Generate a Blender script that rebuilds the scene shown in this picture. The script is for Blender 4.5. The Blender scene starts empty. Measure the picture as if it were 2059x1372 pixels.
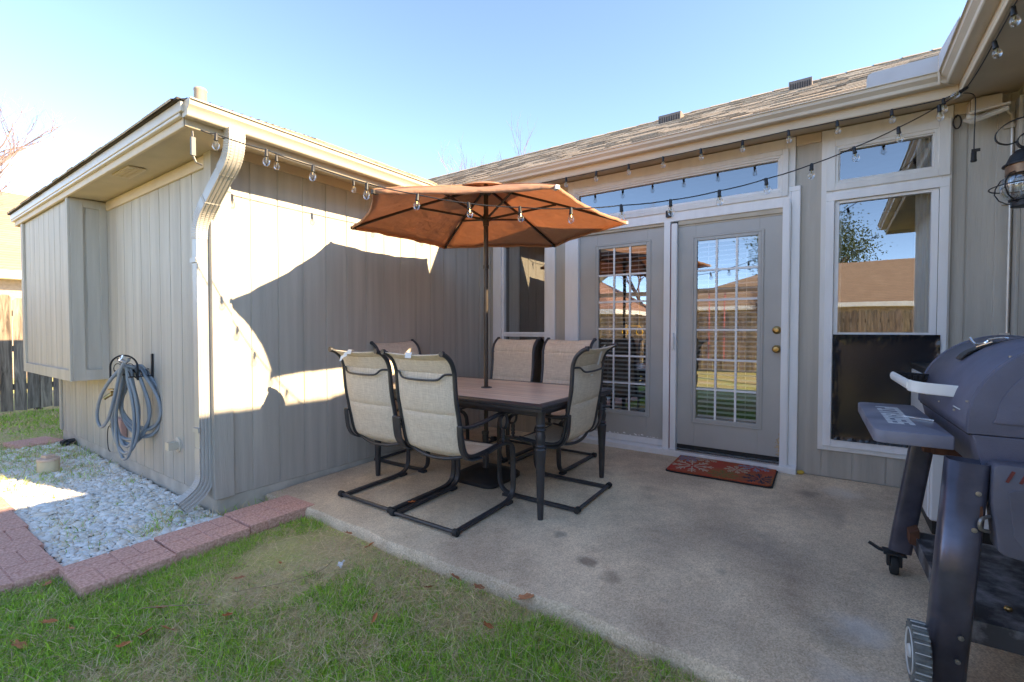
import bpy, bmesh, math, random
import numpy as np
from mathutils import Vector, Matrix
random.seed(7); RNG = np.random.default_rng(7)
sc = bpy.context.scene
COL = sc.collection
PI = math.pi
# ---------------------------------------------------------------- camera
cam = bpy.data.cameras.new("Camera"); cam.sensor_width = 36.0; cam.lens = 16.375
cam.clip_start = 0.05; cam.clip_end = 500
co = bpy.data.objects.new("Camera", cam); COL.objects.link(co)
co.location = (0, 0, 1.167)
co.rotation_euler = (math.radians(90 - 1.36), math.radians(-0.045), math.radians(34.777))
sc.camera = co
# ---------------------------------------------------------------- sky and sun
SUN = Vector((1.0, 0.262, 0.555)).normalized()
wd = bpy.data.worlds.new("World"); sc.world = wd; wd.use_nodes = True
nt = wd.node_tree
sky = nt.nodes.new("ShaderNodeTexSky"); sky.sky_type = 'NISHITA'; sky.sun_disc = False
sky.sun_elevation = math.asin(SUN.z); sky.sun_rotation = math.atan2(SUN.x, SUN.y)
sky.air_density = .32; sky.dust_density = 0; sky.ozone_density = 2.8
wt = nt.nodes.new("ShaderNodeMix"); wt.data_type = 'RGBA'; wt.blend_type = 'MULTIPLY'; wt.inputs[0].default_value = 1; wt.inputs[7].default_value = (.93, .785, .60, 1)
nt.links.new(sky.outputs[0], wt.inputs[6]); nt.links.new(wt.outputs[2], nt.nodes["Background"].inputs[0])
nt.nodes["Background"].inputs[1].default_value = 0.15
sl = bpy.data.lights.new("Sun", 'SUN'); sl.energy = 2.0; sl.angle = math.radians(0.55); sl.color = (0.92, 0.70, 0.42)
so = bpy.data.objects.new("Sun", sl); COL.objects.link(so)
so.rotation_euler = SUN.to_track_quat('Z', 'Y').to_euler(); so.location = (10, 2.5, 8)
sc.view_settings.view_transform = 'Standard'; sc.view_settings.look = 'None'
sc.view_settings.exposure = 3.4; sc.view_settings.gamma = 1.0
try: sc.cycles.use_denoising = True
except Exception: pass
sc.cycles.max_bounces = 12; sc.cycles.diffuse_bounces = 8; sc.cycles.transparent_max_bounces = 24
sc.cycles.caustics_reflective = False; sc.cycles.caustics_refractive = False

# ---------------------------------------------------------------- mesh helpers
class MB:
    def __init__(s): s.v = []; s.f = []; s.c = None
    def add(s, vs, fs):
        o = len(s.v); s.v += [tuple(p) for p in vs]; s.f += [tuple(i + o for i in f) for f in fs]; return s
    def box(s, x0, x1, y0, y1, z0, z1, M=None):
        vs = [(x, y, z) for z in (z0, z1) for y in (y0, y1) for x in (x0, x1)]
        if M is not None: vs = [M @ Vector(p) for p in vs]
        return s.add(vs, [(0, 2, 3, 1), (4, 5, 7, 6), (0, 1, 5, 4), (2, 6, 7, 3), (0, 4, 6, 2), (1, 3, 7, 5)])
    def prism(s, poly, fn, h0, h1):
        """poly of 2D points, fn(a,b,h) -> 3D"""
        n = len(poly)
        vs = [fn(a, b, h0) for a, b in poly] + [fn(a, b, h1) for a, b in poly]
        fs = [tuple(range(n - 1, -1, -1)), tuple(range(n, 2 * n))]
        fs += [(i, (i + 1) % n, n + (i + 1) % n, n + i) for i in range(n)]
        return s.add(vs, fs)
    def tube(s, path, r, n=8, closed=False, sec=None, cap=True, up=None, rs=None):
        P = [Vector(p) for p in path]; m = len(P)
        if sec is None: sec = [(math.cos(2 * PI * k / n) * r, math.sin(2 * PI * k / n) * r) for k in range(n)]
        n = len(sec); T = []
        for i in range(m):
            a = P[(i - 1) % m] if (closed or i > 0) else P[i]
            b = P[(i + 1) % m] if (closed or i < m - 1) else P[i]
            t = (b - a); t = t.normalized() if t.length > 1e-9 else Vector((0, 0, 1)); T.append(t)
        if up is None:
            up = Vector((0, 0, 1)) if abs(T[0].z) < .9 else Vector((1, 0, 0))
            N = (up - T[0] * up.dot(T[0])).normalized(); fixed = False
        else: up = Vector(up); fixed = True; N = None
        vs = []
        for i in range(m):
            if fixed:
                N = up - T[i] * up.dot(T[i])
                N = N.normalized()
            elif i > 0:
                N = N - T[i] * N.dot(T[i]); N = N.normalized() if N.length > 1e-6 else up
            B = T[i].cross(N); k = rs[i] if rs else 1.0
            for a, b in sec: vs.append(P[i] + N * a * k + B * b * k)
        fs = []
        for i in range(m if closed else m - 1):
            j = (i + 1) % m
            for k in range(n):
                l = (k + 1) % n; fs.append((i * n + k, i * n + l, j * n + l, j * n + k))
        if cap and not closed:
            fs.append(tuple(range(n - 1, -1, -1))); fs.append(tuple((m - 1) * n + k for k in range(n)))
        return s.add(vs, fs)
    def lathe(s, prof, c, n=20, axis='z', cap=True):
        """prof: (r,h) list"""
        c = Vector(c); vs = []
        for r, h in prof:
            for k in range(n):
                a = 2 * PI * k / n; x, y = r * math.cos(a), r * math.sin(a)
                vs.append(c + (Vector((x, y, h)) if axis == 'z' else Vector((h, x, y)) if axis == 'x' else Vector((x, h, y))))
        fs = []
        m = len(prof)
        for i in range(m - 1):
            for k in range(n):
                l = (k + 1) % n; fs.append((i * n + k, i * n + l, (i + 1) * n + l, (i + 1) * n + k))
        if cap:
            fs.append(tuple(range(n - 1, -1, -1))); fs.append(tuple((m - 1) * n + k for k in range(n)))
        return s.add(vs, fs)
    def grid(s, rows):
        n = len(rows[0]); vs = [p for r in rows for p in r]; fs = []
        for i in range(len(rows) - 1):
            for k in range(n - 1): fs.append((i * n + k, i * n + k + 1, (i + 1) * n + k + 1, (i + 1) * n + k))
        return s.add(vs, fs)
    def build(s, name, mat, parent=None, bev=0, smooth=None, recalc=True, solid=0, seg=1):
        me = bpy.data.meshes.new(name); me.from_pydata([tuple(p) for p in s.v], [], s.f)
        if recalc or bev:
            bm = bmesh.new(); bm.from_mesh(me)
            if bev:
                es = [e for e in bm.edges if len(e.link_faces) == 2 and e.calc_face_angle(0) > .5]
                bmesh.ops.bevel(bm, geom=es, offset=bev, segments=seg, affect='EDGES', profile=.5, clamp_overlap=True)
            if recalc: bmesh.ops.recalc_face_normals(bm, faces=bm.faces)
            bm.to_mesh(me); bm.free()
        if s.c is not None and not bev:
            at = me.color_attributes.new("tint", 'FLOAT_COLOR', 'CORNER')
            cols = np.empty((len(me.loops), 4), np.float32); cols[:, 3] = 1
            li = np.empty(len(me.loops), np.int32); me.loops.foreach_get("vertex_index", li)
            cols[:, :3] = np.array(s.c, np.float32)[li]; at.data.foreach_set("color", cols.ravel())
        me.materials.append(mat)
        if smooth is not None:
            me.polygons.foreach_set("use_smooth", [True] * len(me.polygons)); me.set_sharp_from_angle(angle=math.radians(smooth))
        o = bpy.data.objects.new(name, me); COL.objects.link(o)
        if parent is not None: o.parent = parent
        if solid:
            md = o.modifiers.new("thick", 'SOLIDIFY'); md.thickness = solid; md.offset = 0
        return o

def tag(o, label=None, cat=None, group=None, kind=None):
    if label: o["label"] = label
    if cat: o["category"] = cat
    if group: o["group"] = group
    if kind: o["kind"] = kind
    return o
def thing(name, label, cat, loc=(0, 0, 0), rot=(0, 0, 0), group=None):
    o = bpy.data.objects.new(name, None); o.empty_display_size = .1; COL.objects.link(o)
    o.location = loc; o.rotation_euler = rot
    return tag(o, label, cat, group)
def link_copy(o, parent=None):
    c = o.copy(); COL.objects.link(c); c.parent = parent
    for ch in [x for x in COL.objects if x.parent == o]: link_copy(ch, c)
    return c
def spline(pts, n=6, closed=False):
    P = [Vector(p) for p in pts]; m = len(P); out = []
    for i in range(m if closed else m - 1):
        p0 = P[(i - 1) % m] if (closed or i > 0) else P[i]; p1 = P[i]; p2 = P[(i + 1) % m]
        p3 = P[(i + 2) % m] if (closed or i + 2 < m) else p2
        for k in range(n):
            t = k / n
            out.append(.5 * ((2 * p1) + (p2 - p0) * t + (2 * p0 - 5 * p1 + 4 * p2 - p3) * t * t + (3 * p1 - p0 - 3 * p2 + p3) * t ** 3))
    if not closed: out.append(P[-1])
    return out

# ---------------------------------------------------------------- materials
def nodes(name):
    m = bpy.data.materials.new(name); m.use_nodes = True
    t = m.node_tree; return m, t, t.nodes["Principled BSDF"]
def mk(name, col, rough=.6, var=.12, scale=8, bump=0, bscale=60, metal=0, stretch=None, col2=None, spec=.5, vcol=False, coat=0):
    """painted/solid surface with noise variation of its own colour and a fine bump"""
    m, t, b = nodes(name); N = t.nodes; L = t.links
    tc = N.new("ShaderNodeTexCoord"); src = tc.outputs["Object"]
    mp = N.new("ShaderNodeMapping"); L.new(src, mp.inputs[0])
    if stretch: mp.inputs["Scale"].default_value = stretch
    nz = N.new("ShaderNodeTexNoise"); nz.inputs["Scale"].default_value = scale; nz.inputs["Detail"].default_value = 6
    L.new(mp.outputs[0], nz.inputs["Vector"])
    rp = N.new("ShaderNodeValToRGB"); rp.color_ramp.elements[0].position = .3; rp.color_ramp.elements[1].position = .7
    c2 = col2 or tuple(min(1, c * (1 + var)) for c in col); c1 = tuple(c * (1 - var) for c in col) if not col2 else col
    rp.color_ramp.elements[0].color = (*c1, 1); rp.color_ramp.elements[1].color = (*c2, 1)
    L.new(nz.outputs["Fac"], rp.inputs[0]); out = rp.outputs[0]
    if vcol:
        at = N.new("ShaderNodeAttribute"); at.attribute_name = "tint"
        mx = N.new("ShaderNodeMix"); mx.data_type = 'RGBA'; mx.blend_type = 'MULTIPLY'; mx.inputs[0].default_value = 1
        L.new(out, mx.inputs[6]); L.new(at.outputs["Color"], mx.inputs[7]); out = mx.outputs[2]
    L.new(out, b.inputs["Base Color"])
    b.inputs["Roughness"].default_value = rough; b.inputs["Metallic"].default_value = metal
    b.inputs["Specular IOR Level"].default_value = spec; b.inputs["Coat Weight"].default_value = coat
    if bump:
        n2 = N.new("ShaderNodeTexNoise"); n2.inputs["Scale"].default_value = bscale; n2.inputs["Detail"].default_value = 4
        L.new(mp.outputs[0], n2.inputs["Vector"])
        bp = N.new("ShaderNodeBump"); bp.inputs["Strength"].default_value = bump; bp.inputs["Distance"].default_value = .004
        L.new(n2.outputs["Fac"], bp.inputs["Height"]); L.new(bp.outputs[0], b.inputs["Normal"])
    return m
PAINT = (.455, .425, .37)
M = {}
M['siding'] = mk("siding_paint", PAINT, .62, .13, 2.2, .75, 30, stretch=(7, 7, .35))
M['trimtan'] = mk("tan_trim_paint", (.57, .48, .355), .6, .07, 4, .3, 40, stretch=(1, 1, 3))
M['gutter'] = mk("gutter_metal_paint", (.55, .49, .40), .38, .06, 3, .05, 20)
M['spout'] = mk('downspout_paint', (.42, .405, .375), .4, .08, 3, .05, 20)
M['pipe'] = mk('faded_pipe', (.30, .26, .21), .6, .1)
M['bolt'] = mk('dull_bolt', (.30, .29, .28), .4, .2, metal=.8)
M['white'] = mk("white_trim_paint", (.83, .83, .83), .5, .05, 4, .25, 30, stretch=(4, 4, .7))
M['door'] = mk("door_paint", (.44, .43, .405), .45, .05, 4, .08, 90)
M['concrete_edge'] = mk("foundation_concrete", (.50, .46, .39), .9, .2, 6, .6, 60)
M['dark'] = mk("dark_gap", (.02, .02, .022), .8, .2)
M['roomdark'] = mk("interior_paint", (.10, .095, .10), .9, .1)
M['metal'] = mk("charcoal_metal", (.035, .036, .042), .38, .25, 14, .12, 300, metal=.0, spec=.6)
M['canopypole'] = mk("bronze_pole", (.06, .048, .038), .35, .2, 10, metal=.3)
M['blackplastic'] = mk("black_plastic", (.018, .018, .02), .5, .2, 10, .1, 150)
M['blackiron'] = mk("black_iron", (.02, .02, .023), .5, .3, 20, .2, 120, metal=.4)
M['blind'] = mk("white_blind", (.80, .80, .78), .5, .03)
M['brass'] = mk("brass", (.42, .30, .13), .3, .15, 20, metal=1)
M['chrome'] = mk("bright_metal", (.75, .76, .78), .22, .05, 5, metal=1)
M['rubber'] = mk("rubber", (.025, .025, .025), .8, .2)
M['curtain'] = mk("curtain_cloth", (.55, .56, .58), .9, .1, 20, stretch=(8, 8, .3))
M['fridge'] = mk("fridge_enamel", (.78, .80, .82), .35, .04, 2)
M['label'] = mk("white_cloth_tag", (.82, .82, .80), .8, .04)
M['clip'] = mk('clip_plastic', (.05, .05, .052), .4, .2)
M['pvc'] = mk("cream_pvc", (.62, .53, .36), .55, .1, 12)
M['hose'] = mk("hose_blue_grey", (.19, .235, .29), .42, .18, 5, .1, 200, col2=(.27, .29, .30))
M['roofvent'] = mk("roof_vent_metal", (.16, .13, .11), .6, .15)
M['leaf'] = mk("dry_oak_leaf", (.42, .20, .09), .8, .3, 30, .4, 80, vcol=True)
M['paper'] = mk("white_paper", (.75, .76, .78), .8, .05)

def glass(name, refl=.28, tint=(.55, .6, .62), fk=1.2):
    m = bpy.data.materials.new(name); m.use_nodes = True; t = m.node_tree; N = t.nodes; L = t.links
    N.remove(N["Principled BSDF"]); out = N["Material Output"]
    fr = N.new("ShaderNodeFresnel"); fr.inputs["IOR"].default_value = 1.5
    ma = N.new("ShaderNodeMath"); ma.operation = 'MULTIPLY_ADD'; ma.inputs[1].default_value = fk; ma.inputs[2].default_value = refl; ma.use_clamp = True
    L.new(fr.outputs[0], ma.inputs[0])
    tr = N.new("ShaderNodeBsdfTransparent"); tr.inputs[0].default_value = (*tint, 1)
    gl = N.new("ShaderNodeBsdfGlossy"); gl.inputs["Roughness"].default_value = .0; gl.inputs["Color"].default_value = (.95, .97, 1, 1)
    nz = N.new("ShaderNodeTexNoise"); nz.inputs["Scale"].default_value = 1.3
    tc = N.new("ShaderNodeTexCoord"); L.new(tc.outputs["Object"], nz.inputs["Vector"])
    bp = N.new("ShaderNodeBump"); bp.inputs["Strength"].default_value = .04; bp.inputs["Distance"].default_value = .02
    L.new(nz.outputs["Fac"], bp.inputs["Height"]); L.new(bp.outputs[0], gl.inputs["Normal"])
    mx = N.new("ShaderNodeMixShader"); L.new(ma.outputs[0], mx.inputs[0]); L.new(tr.outputs[0], mx.inputs[1]); L.new(gl.outputs[0], mx.inputs[2])
    L.new(mx.outputs[0], out.inputs["Surface"]); return m
M['glass'] = glass("window_glass", .20, (.92, .95, .96))
M['bulb'] = glass("bulb_glass", .05, (.95, .96, .96), .45)

def mat_shingle():
    m, t, b = nodes("asphalt_shingle"); N = t.nodes; L = t.links
    at = N.new("ShaderNodeAttribute"); at.attribute_name = "tint"
    tc = N.new("ShaderNodeTexCoord"); nz = N.new("ShaderNodeTexNoise"); nz.inputs["Scale"].default_value = 90; nz.inputs["Detail"].default_value = 4
    L.new(tc.outputs["Object"], nz.inputs["Vector"])
    rp = N.new("ShaderNodeValToRGB"); rp.color_ramp.elements[0].color = (.20, .165, .125, 1); rp.color_ramp.elements[1].color = (.50, .42, .33, 1)
    rp.color_ramp.elements[0].position = .3; rp.color_ramp.elements[1].position = .7
    L.new(nz.outputs["Fac"], rp.inputs[0])
    mx = N.new("ShaderNodeMix"); mx.data_type = 'RGBA'; mx.blend_type = 'MULTIPLY'; mx.inputs[0].default_value = 1
    L.new(rp.outputs[0], mx.inputs[6]); L.new(at.outputs["Color"], mx.inputs[7]); L.new(mx.outputs[2], b.inputs["Base Color"])
    b.inputs["Roughness"].default_value = .95
    bp = N.new("ShaderNodeBump"); bp.inputs["Strength"].default_value = .5; bp.inputs["Distance"].default_value = .003
    L.new(nz.outputs["Fac"], bp.inputs["Height"]); L.new(bp.outputs[0], b.inputs["Normal"]); return m
M['shingle'] = mat_shingle()

def mat_concrete():
    """exposed aggregate patio slab with its stains"""
    m, t, b = nodes("patio_aggregate"); N = t.nodes; L = t.links
    tc = N.new("ShaderNodeTexCoord"); o = tc.outputs["Object"]
    def noise(s, d=4, r=.5):
        n = N.new("ShaderNodeTexNoise"); n.inputs["Scale"].default_value = s; n.inputs["Detail"].default_value = d; n.inputs["Roughness"].default_value = r
        L.new(o, n.inputs["Vector"]); return n.outputs["Fac"]
    def ramp(f, p0, c0, p1, c1):
        r = N.new("ShaderNodeValToRGB"); e = r.color_ramp.elements; e[0].position = p0; e[0].color = (*c0, 1); e[1].position = p1; e[1].color = (*c1, 1)
        L.new(f, r.inputs[0]); return r.outputs[0]
    def mix(f, a, c, mode='MIX'):
        x = N.new("ShaderNodeMix"); x.data_type = 'RGBA'; x.blend_type = mode
        if isinstance(f, float): x.inputs[0].default_value = f
        else: L.new(f, x.inputs[0])
        for sck, val in ((6, a), (7, c)):
            if isinstance(val, tuple): x.inputs[sck].default_value = (*val, 1)
            else: L.new(val, x.inputs[sck])
        return x.outputs[2]
    vo = N.new("ShaderNodeTexVoronoi"); vo.inputs["Scale"].default_value = 190; L.new(o, vo.inputs["Vector"])
    grain = ramp(vo.outputs["Color"], .1, (.60, .475, .335), .9, (.95, .81, .62))
    big = ramp(noise(1.1, 6, .6), .36, (.66, .62, .60), .62, (1.1, 1.06, 1.0))
    c = mix(1.0, grain, big, 'MULTIPLY')
    blot = ramp(noise(4.2, 8, .68), .30, (.62, .58, .56), .52, (1, 1, 1))
    c = mix(.55, c, blot, 'MULTIPLY')
    # spill and scuff stains with a place of their own
    def spot(x, y, r, soft, edge=.5):
        mp = N.new("ShaderNodeMapping"); mp.inputs["Location"].default_value = (-x / r, -y / r, 0); mp.inputs["Scale"].default_value = (1 / r, 1 / r, 0)
        L.new(o, mp.inputs[0]); nzv = N.new("ShaderNodeTexNoise"); nzv.inputs["Scale"].default_value = 9; nzv.inputs["Detail"].default_value = 3; L.new(o, nzv.inputs["Vector"])
        sb = N.new("ShaderNodeVectorMath"); sb.operation = 'MULTIPLY_ADD'; sb.inputs[1].default_value = (1.5 * edge,) * 3; sb.inputs[2].default_value = (-.75 * edge,) * 3
        L.new(nzv.outputs["Color"], sb.inputs[0])
        ad = N.new("ShaderNodeVectorMath"); ad.operation = 'ADD'; L.new(mp.outputs[0], ad.inputs[0]); L.new(sb.outputs[0], ad.inputs[1])
        le = N.new("ShaderNodeVectorMath"); le.operation = 'LENGTH'; mp2 = N.new("ShaderNodeVectorMath"); mp2.operation = 'MULTIPLY'; mp2.inputs[1].default_value = (1, 1, 0)
        L.new(ad.outputs[0], mp2.inputs[0]); L.new(mp2.outputs[0], le.inputs[0])
        r_ = N.new("ShaderNodeMapRange"); r_.inputs["From Min"].default_value = 1 - soft; r_.inputs["From Max"].default_value = 1; r_.inputs["To Min"].default_value = 1; r_.inputs["To Max"].default_value = 0
        L.new(le.outputs["Value"], r_.inputs["Value"]); return r_.outputs[0]
    for x, y, r, soft, k, colr in STAINS:
        ms = N.new("ShaderNodeMath"); ms.operation = 'MULTIPLY'; ms.inputs[1].default_value = k
        L.new(spot(x, y, r, soft, 1.0), ms.inputs[0])
        c = mix(ms.outputs[0], c, colr)
    L.new(c, b.inputs["Base Color"]); b.inputs["Roughness"].default_value = .85
    bp = N.new("ShaderNodeBump"); bp.inputs["Strength"].default_value = .55; bp.inputs["Distance"].default_value = .003
    L.new(vo.outputs["Distance"], bp.inputs["Height"]); L.new(bp.outputs[0], b.inputs["Normal"]); return m
STAINS = [(-1.06, 2.22, .065, .5, .6, (.09, .045, .035)), (-.90, 2.14, .07, .6, .4, (.11, .06, .045)), (-.62, 2.1, .03, .8, .25, (.12, .10, .09)),
          (.12, 2.34, .13, .7, .5, (.74, .72, .70)), (.02, 2.24, .16, .8, .35, (.06, .06, .065)), (-.3, 2.9, .3, .9, .3, (.16, .13, .13)),
          (-.02, 3.6, .22, .9, .35, (.13, .11, .11)), (.05, 4.1, .16, .8, .35, (.72, .70, .66)), (-.45, 2.5, .04, .9, .3, (.07, .06, .06)), (-.75, 2.62, .26, .9, .25, (.20, .15, .13)),
          (.1, 1.95, .18, .7, .3, (.7, .68, .66)), (-.15, 3.95, .09, .5, .4, (.10, .085, .08)), (-1.32, 2.42, .05, .6, .5, (.07, .065, .07))]
M['patio'] = mat_concrete()
# ================================================================ the setting
SLOPE = 0.024; YB = 4.45; XA = -3.5; YC = 1.46; XD = 0.97; GZ = -0.125
def pz(y): return SLOPE * (y - YB)
PTILT = math.atan(SLOPE)
m, t, b = nodes("lawn_soil"); N = t.nodes; L = t.links
tc = N.new("ShaderNodeTexCoord")
n1 = N.new("ShaderNodeTexNoise"); n1.inputs["Scale"].default_value = 1.6; n1.inputs["Detail"].default_value = 8; n1.inputs["Roughness"].default_value = .62; L.new(tc.outputs["Object"], n1.inputs["Vector"])
r1 = N.new("ShaderNodeValToRGB"); e = r1.color_ramp.elements; e[0].position = .36; e[0].color = (.60, .48, .28, 1); e[1].position = .62; e[1].color = (.46, .48, .15, 1)
L.new(n1.outputs["Fac"], r1.inputs[0])
n2 = N.new("ShaderNodeTexNoise"); n2.inputs["Scale"].default_value = 60; n2.inputs["Detail"].default_value = 5; L.new(tc.outputs["Object"], n2.inputs["Vector"])
mx = N.new("ShaderNodeMix"); mx.data_type = 'RGBA'; mx.blend_type = 'OVERLAY'; mx.inputs[0].default_value = .4
L.new(r1.outputs[0], mx.inputs[6]); L.new(n2.outputs["Fac"], mx.inputs[7]); L.new(mx.outputs[2], b.inputs["Base Color"]); b.inputs["Roughness"].default_value = 1
bp = N.new("ShaderNodeBump"); bp.inputs["Strength"].default_value = .9; bp.inputs["Distance"].default_value = .02; L.new(n2.outputs["Fac"], bp.inputs["Height"]); L.new(bp.outputs[0], b.inputs["Normal"])
M['soil'] = m
g = MB()
xs = [-160, -60, -20] + [-12 + .5 * i for i in range(33)] + [12, 20, 60, 160]
ys = [-160, -60, -20] + [-8 + .5 * i for i in range(33)] + [12, 20, 60, 160]
def ground_z(x, y):
    u = .012 * math.sin(x * 2.3 + y) + .01 * math.sin(y * 3.1 - x * 1.3)
    return GZ - .012 + (u if abs(x) < 10 and abs(y) < 8 else 0)
g.grid([[(x, y, ground_z(x, y)) for x in xs] for y in ys])
tag(g.build("lawn", M['soil'], smooth=60), kind="structure")

# patio slab: sloped, with a worn front edge
PY0 = 1.80
s = MB()
nx, ny = 60, 40
def edge_y(x): return PY0 + .012 * math.sin(x * 4.1) + .008 * math.sin(x * 13.0 + 1)
rows = []
for j in range(-2, ny + 1):
    row = []
    for i in range(nx + 1):
        x = XA - .04 + (2.75 - XA + .04) * i / nx if False else XA + .012 + (XD - .0 - XA - .012) * i / nx
        y0 = edge_y(x)
        if j == -2: row.append((x, y0 - .004, -.3))
        elif j == -1: row.append((x, y0, pz(y0) - .018))
        else:
            y = y0 + .014 + (YB - .004 - y0 - .014) * j / ny; row.append((x, y, pz(y)))
    rows.append(row)
s.grid(rows)
tag(s.build("patio", M['patio'], smooth=50), kind="structure")

# ---- pavers
M['paver'] = mk("red_concrete_paver", (.48, .24, .18), .95, .22, 75, 1.0, 110, col2=(.80, .50, .41))
def paver(name, label, x0, x1, y0, y1, z, cells, rotz=0):
    cx, cy = (x0 + x1) / 2, (y0 + y1) / 2; w, d = x1 - x0, y1 - y0
    o = MB(); o.box(-w / 2 + .004, w / 2 - .004, -d / 2 + .004, d / 2 - .004, -.07, -.006)
    for a, bb, c, dd in cells:
        gp = .0035
        o.box(-w / 2 + a * w + gp * (a > 0), -w / 2 + bb * w - gp * (bb < 1), -d / 2 + c * d + gp * (c > 0), -d / 2 + dd * d - gp * (dd < 1), -.062, 0)
    ob = o.build(name, M['paver'], bev=.0028)
    ob.location = (cx, cy, z); ob.rotation_euler = (random.uniform(-.012, .012), random.uniform(-.012, .012), rotz)
    return tag(ob, label, "paver", "brick patterned pavers edging the gravel bed")
A1 = [(0, .25, 0, .5), (.25, .5, 0, .5), (.5, 1, 0, .25), (.5, 1, .25, .5), (0, .5, .5, .75), (0, .5, .75, 1), (.5, .75, .5, 1), (.75, 1, .5, 1)]
paver("paver", "pink brick pattern paver touching the corner of the patio slab", -3.335, -2.985, 1.435, 1.875, -.058, A1, .015)
paver("paver", "middle paver of the three along the lawn edge below the downspout", -3.31, -2.97, 1.035, 1.425, -.064, A1, -.01)
paver("paver", "pink paver at the open lawn end of the three block edging", -3.30, -2.945, .625, 1.025, -.068, A1, .02)
paver("paver", "paver nearest the edging corner in the path left of the gravel", -3.75, -3.31, .275, .635, -.075, A1, .03)
paver("paver", "second paver along the path left of the gravel bed", -4.20, -3.76, .29, .645, -.078, A1, .02)
paver("paver", "half sunlit paver where the light patch meets the path", -4.66, -4.21, .30, .655, -.080, A1, .02)
paver("paver", "sunlit paver at the left picture edge beside the gravel", -5.12, -4.67, .30, .665, -.082, A1, .01)
paver("paver", "lone pink stepping paver in the grass far left of the gravel", -7.6, -7.15, 1.04, 1.4, -.085, A1, .2)

# ---- gravel: white river pebbles, one heap of stuff
M['pebble'] = mk("white_pebble", (.80, .79, .76), .6, .06, 3, .15, 60, vcol=True)
M['gravelbed'] = mk("gravel_sand", (.30, .27, .22), 1, .3, 40, .8, 120)
ico = bmesh.new(); bmesh.ops.create_icosphere(ico, subdivisions=2, radius=1)
IV = np.array([v.co[:] for v in ico.verts]); IF = np.array([[v.index for v in f.verts] for f in ico.faces]); ico.free()
def np_mesh(name, V, F, mat, tint=None, smooth=True):
    me = bpy.data.meshes.new(name); k = F.shape[1]
    me.vertices.add(len(V)); me.vertices.foreach_set("co", V.astype(np.float32).ravel())
    me.loops.add(F.size); me.loops.foreach_set("vertex_index", F.astype(np.int32).ravel())
    me.polygons.add(len(F)); me.polygons.foreach_set("loop_start", np.arange(0, F.size, k, dtype=np.int32))
    me.update(calc_edges=True)
    if tint is not None:
        at = me.color_attributes.new("tint", 'FLOAT_COLOR', 'POINT'); c = np.ones((len(V), 4), np.float32); c[:, :3] = tint; at.data.foreach_set("color", c.ravel())
    if smooth: me.polygons.foreach_set("use_smooth", np.ones(len(F), bool))
    me.materials.append(mat); me.validate(); o = bpy.data.objects.new(name, me); COL.objects.link(o); return o
def in_gravel(x, y):
    if y < .655 or y > 1.44: return 0
    if x > -3.32: return 0
    d = 1.0
    if x < -5.9: d = max(0, 1 - (-5.9 - x) / 1.3) * (.75 + .25 * math.sin(x * 9 + y * 7))
    if x < -5.2 and y < .8: d *= .5
    return d
gb = MB(); gb.grid([[(x, y, GZ + .004) for x in np.linspace(-6.6, -3.2, 20)] for y in np.linspace(.60, 1.455, 8)])
tag(gb.build("gravel_bed", M['gravelbed']), kind="structure")
pts = []; tries = 0
cellg = {}
while len(pts) < 5600 and tries < 90000:
    tries += 1; x = random.uniform(-7.2, -3.315); y = random.uniform(.645, 1.45)
    if random.random() > in_gravel(x, y): continue
    r = random.uniform(.008, .020) if random.random() < .8 else random.uniform(.020, .034)
    key = (int(x / .03), int(y / .03)); ok = True
    for a in (-1, 0, 1):
        for c in (-1, 0, 1):
            for (px, py, pr) in cellg.get((key[0] + a, key[1] + c), ()):
                if (px - x) ** 2 + (py - y) ** 2 < (.62 * (pr + r)) ** 2: ok = False
    if not ok: continue
    cellg.setdefault(key, []).append((x, y, r)); pts.append((x, y, r))
V = []; F = []; C = []
for i, (x, y, r) in enumerate(pts):
    q = IV * (1 + .10 * np.sin(IV[:, [1, 2, 0]] * 2.1 + i)) * np.array([r * random.uniform(1.0, 1.5), r, r * random.uniform(.45, .7)])
    a = random.uniform(0, PI); tl = random.uniform(-.3, .3)
    R = np.array(Matrix.Rotation(a, 3, 'Z') @ Matrix.Rotation(tl, 3, 'X'))
    V.append(q @ R.T + np.array([x, y, GZ + .014 + random.uniform(0, .012)])); F.append(IF + 42 * i)
    k = random.choice([1, 1.08, .95, .85, .9, 1.0]); w = random.choice([0, 0, 0, .06, .12, .2]); C.append(np.tile([[k, k * (1 - w * .45), k * (1 - w)]], (42, 1)))
go = np_mesh("gravel", np.concatenate(V), np.concatenate(F), M['pebble'], np.clip(np.concatenate(C), 0, 1.2))
tag(go, "bed of loose white river pebbles along the left house wall", "gravel", kind="stuff")

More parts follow.
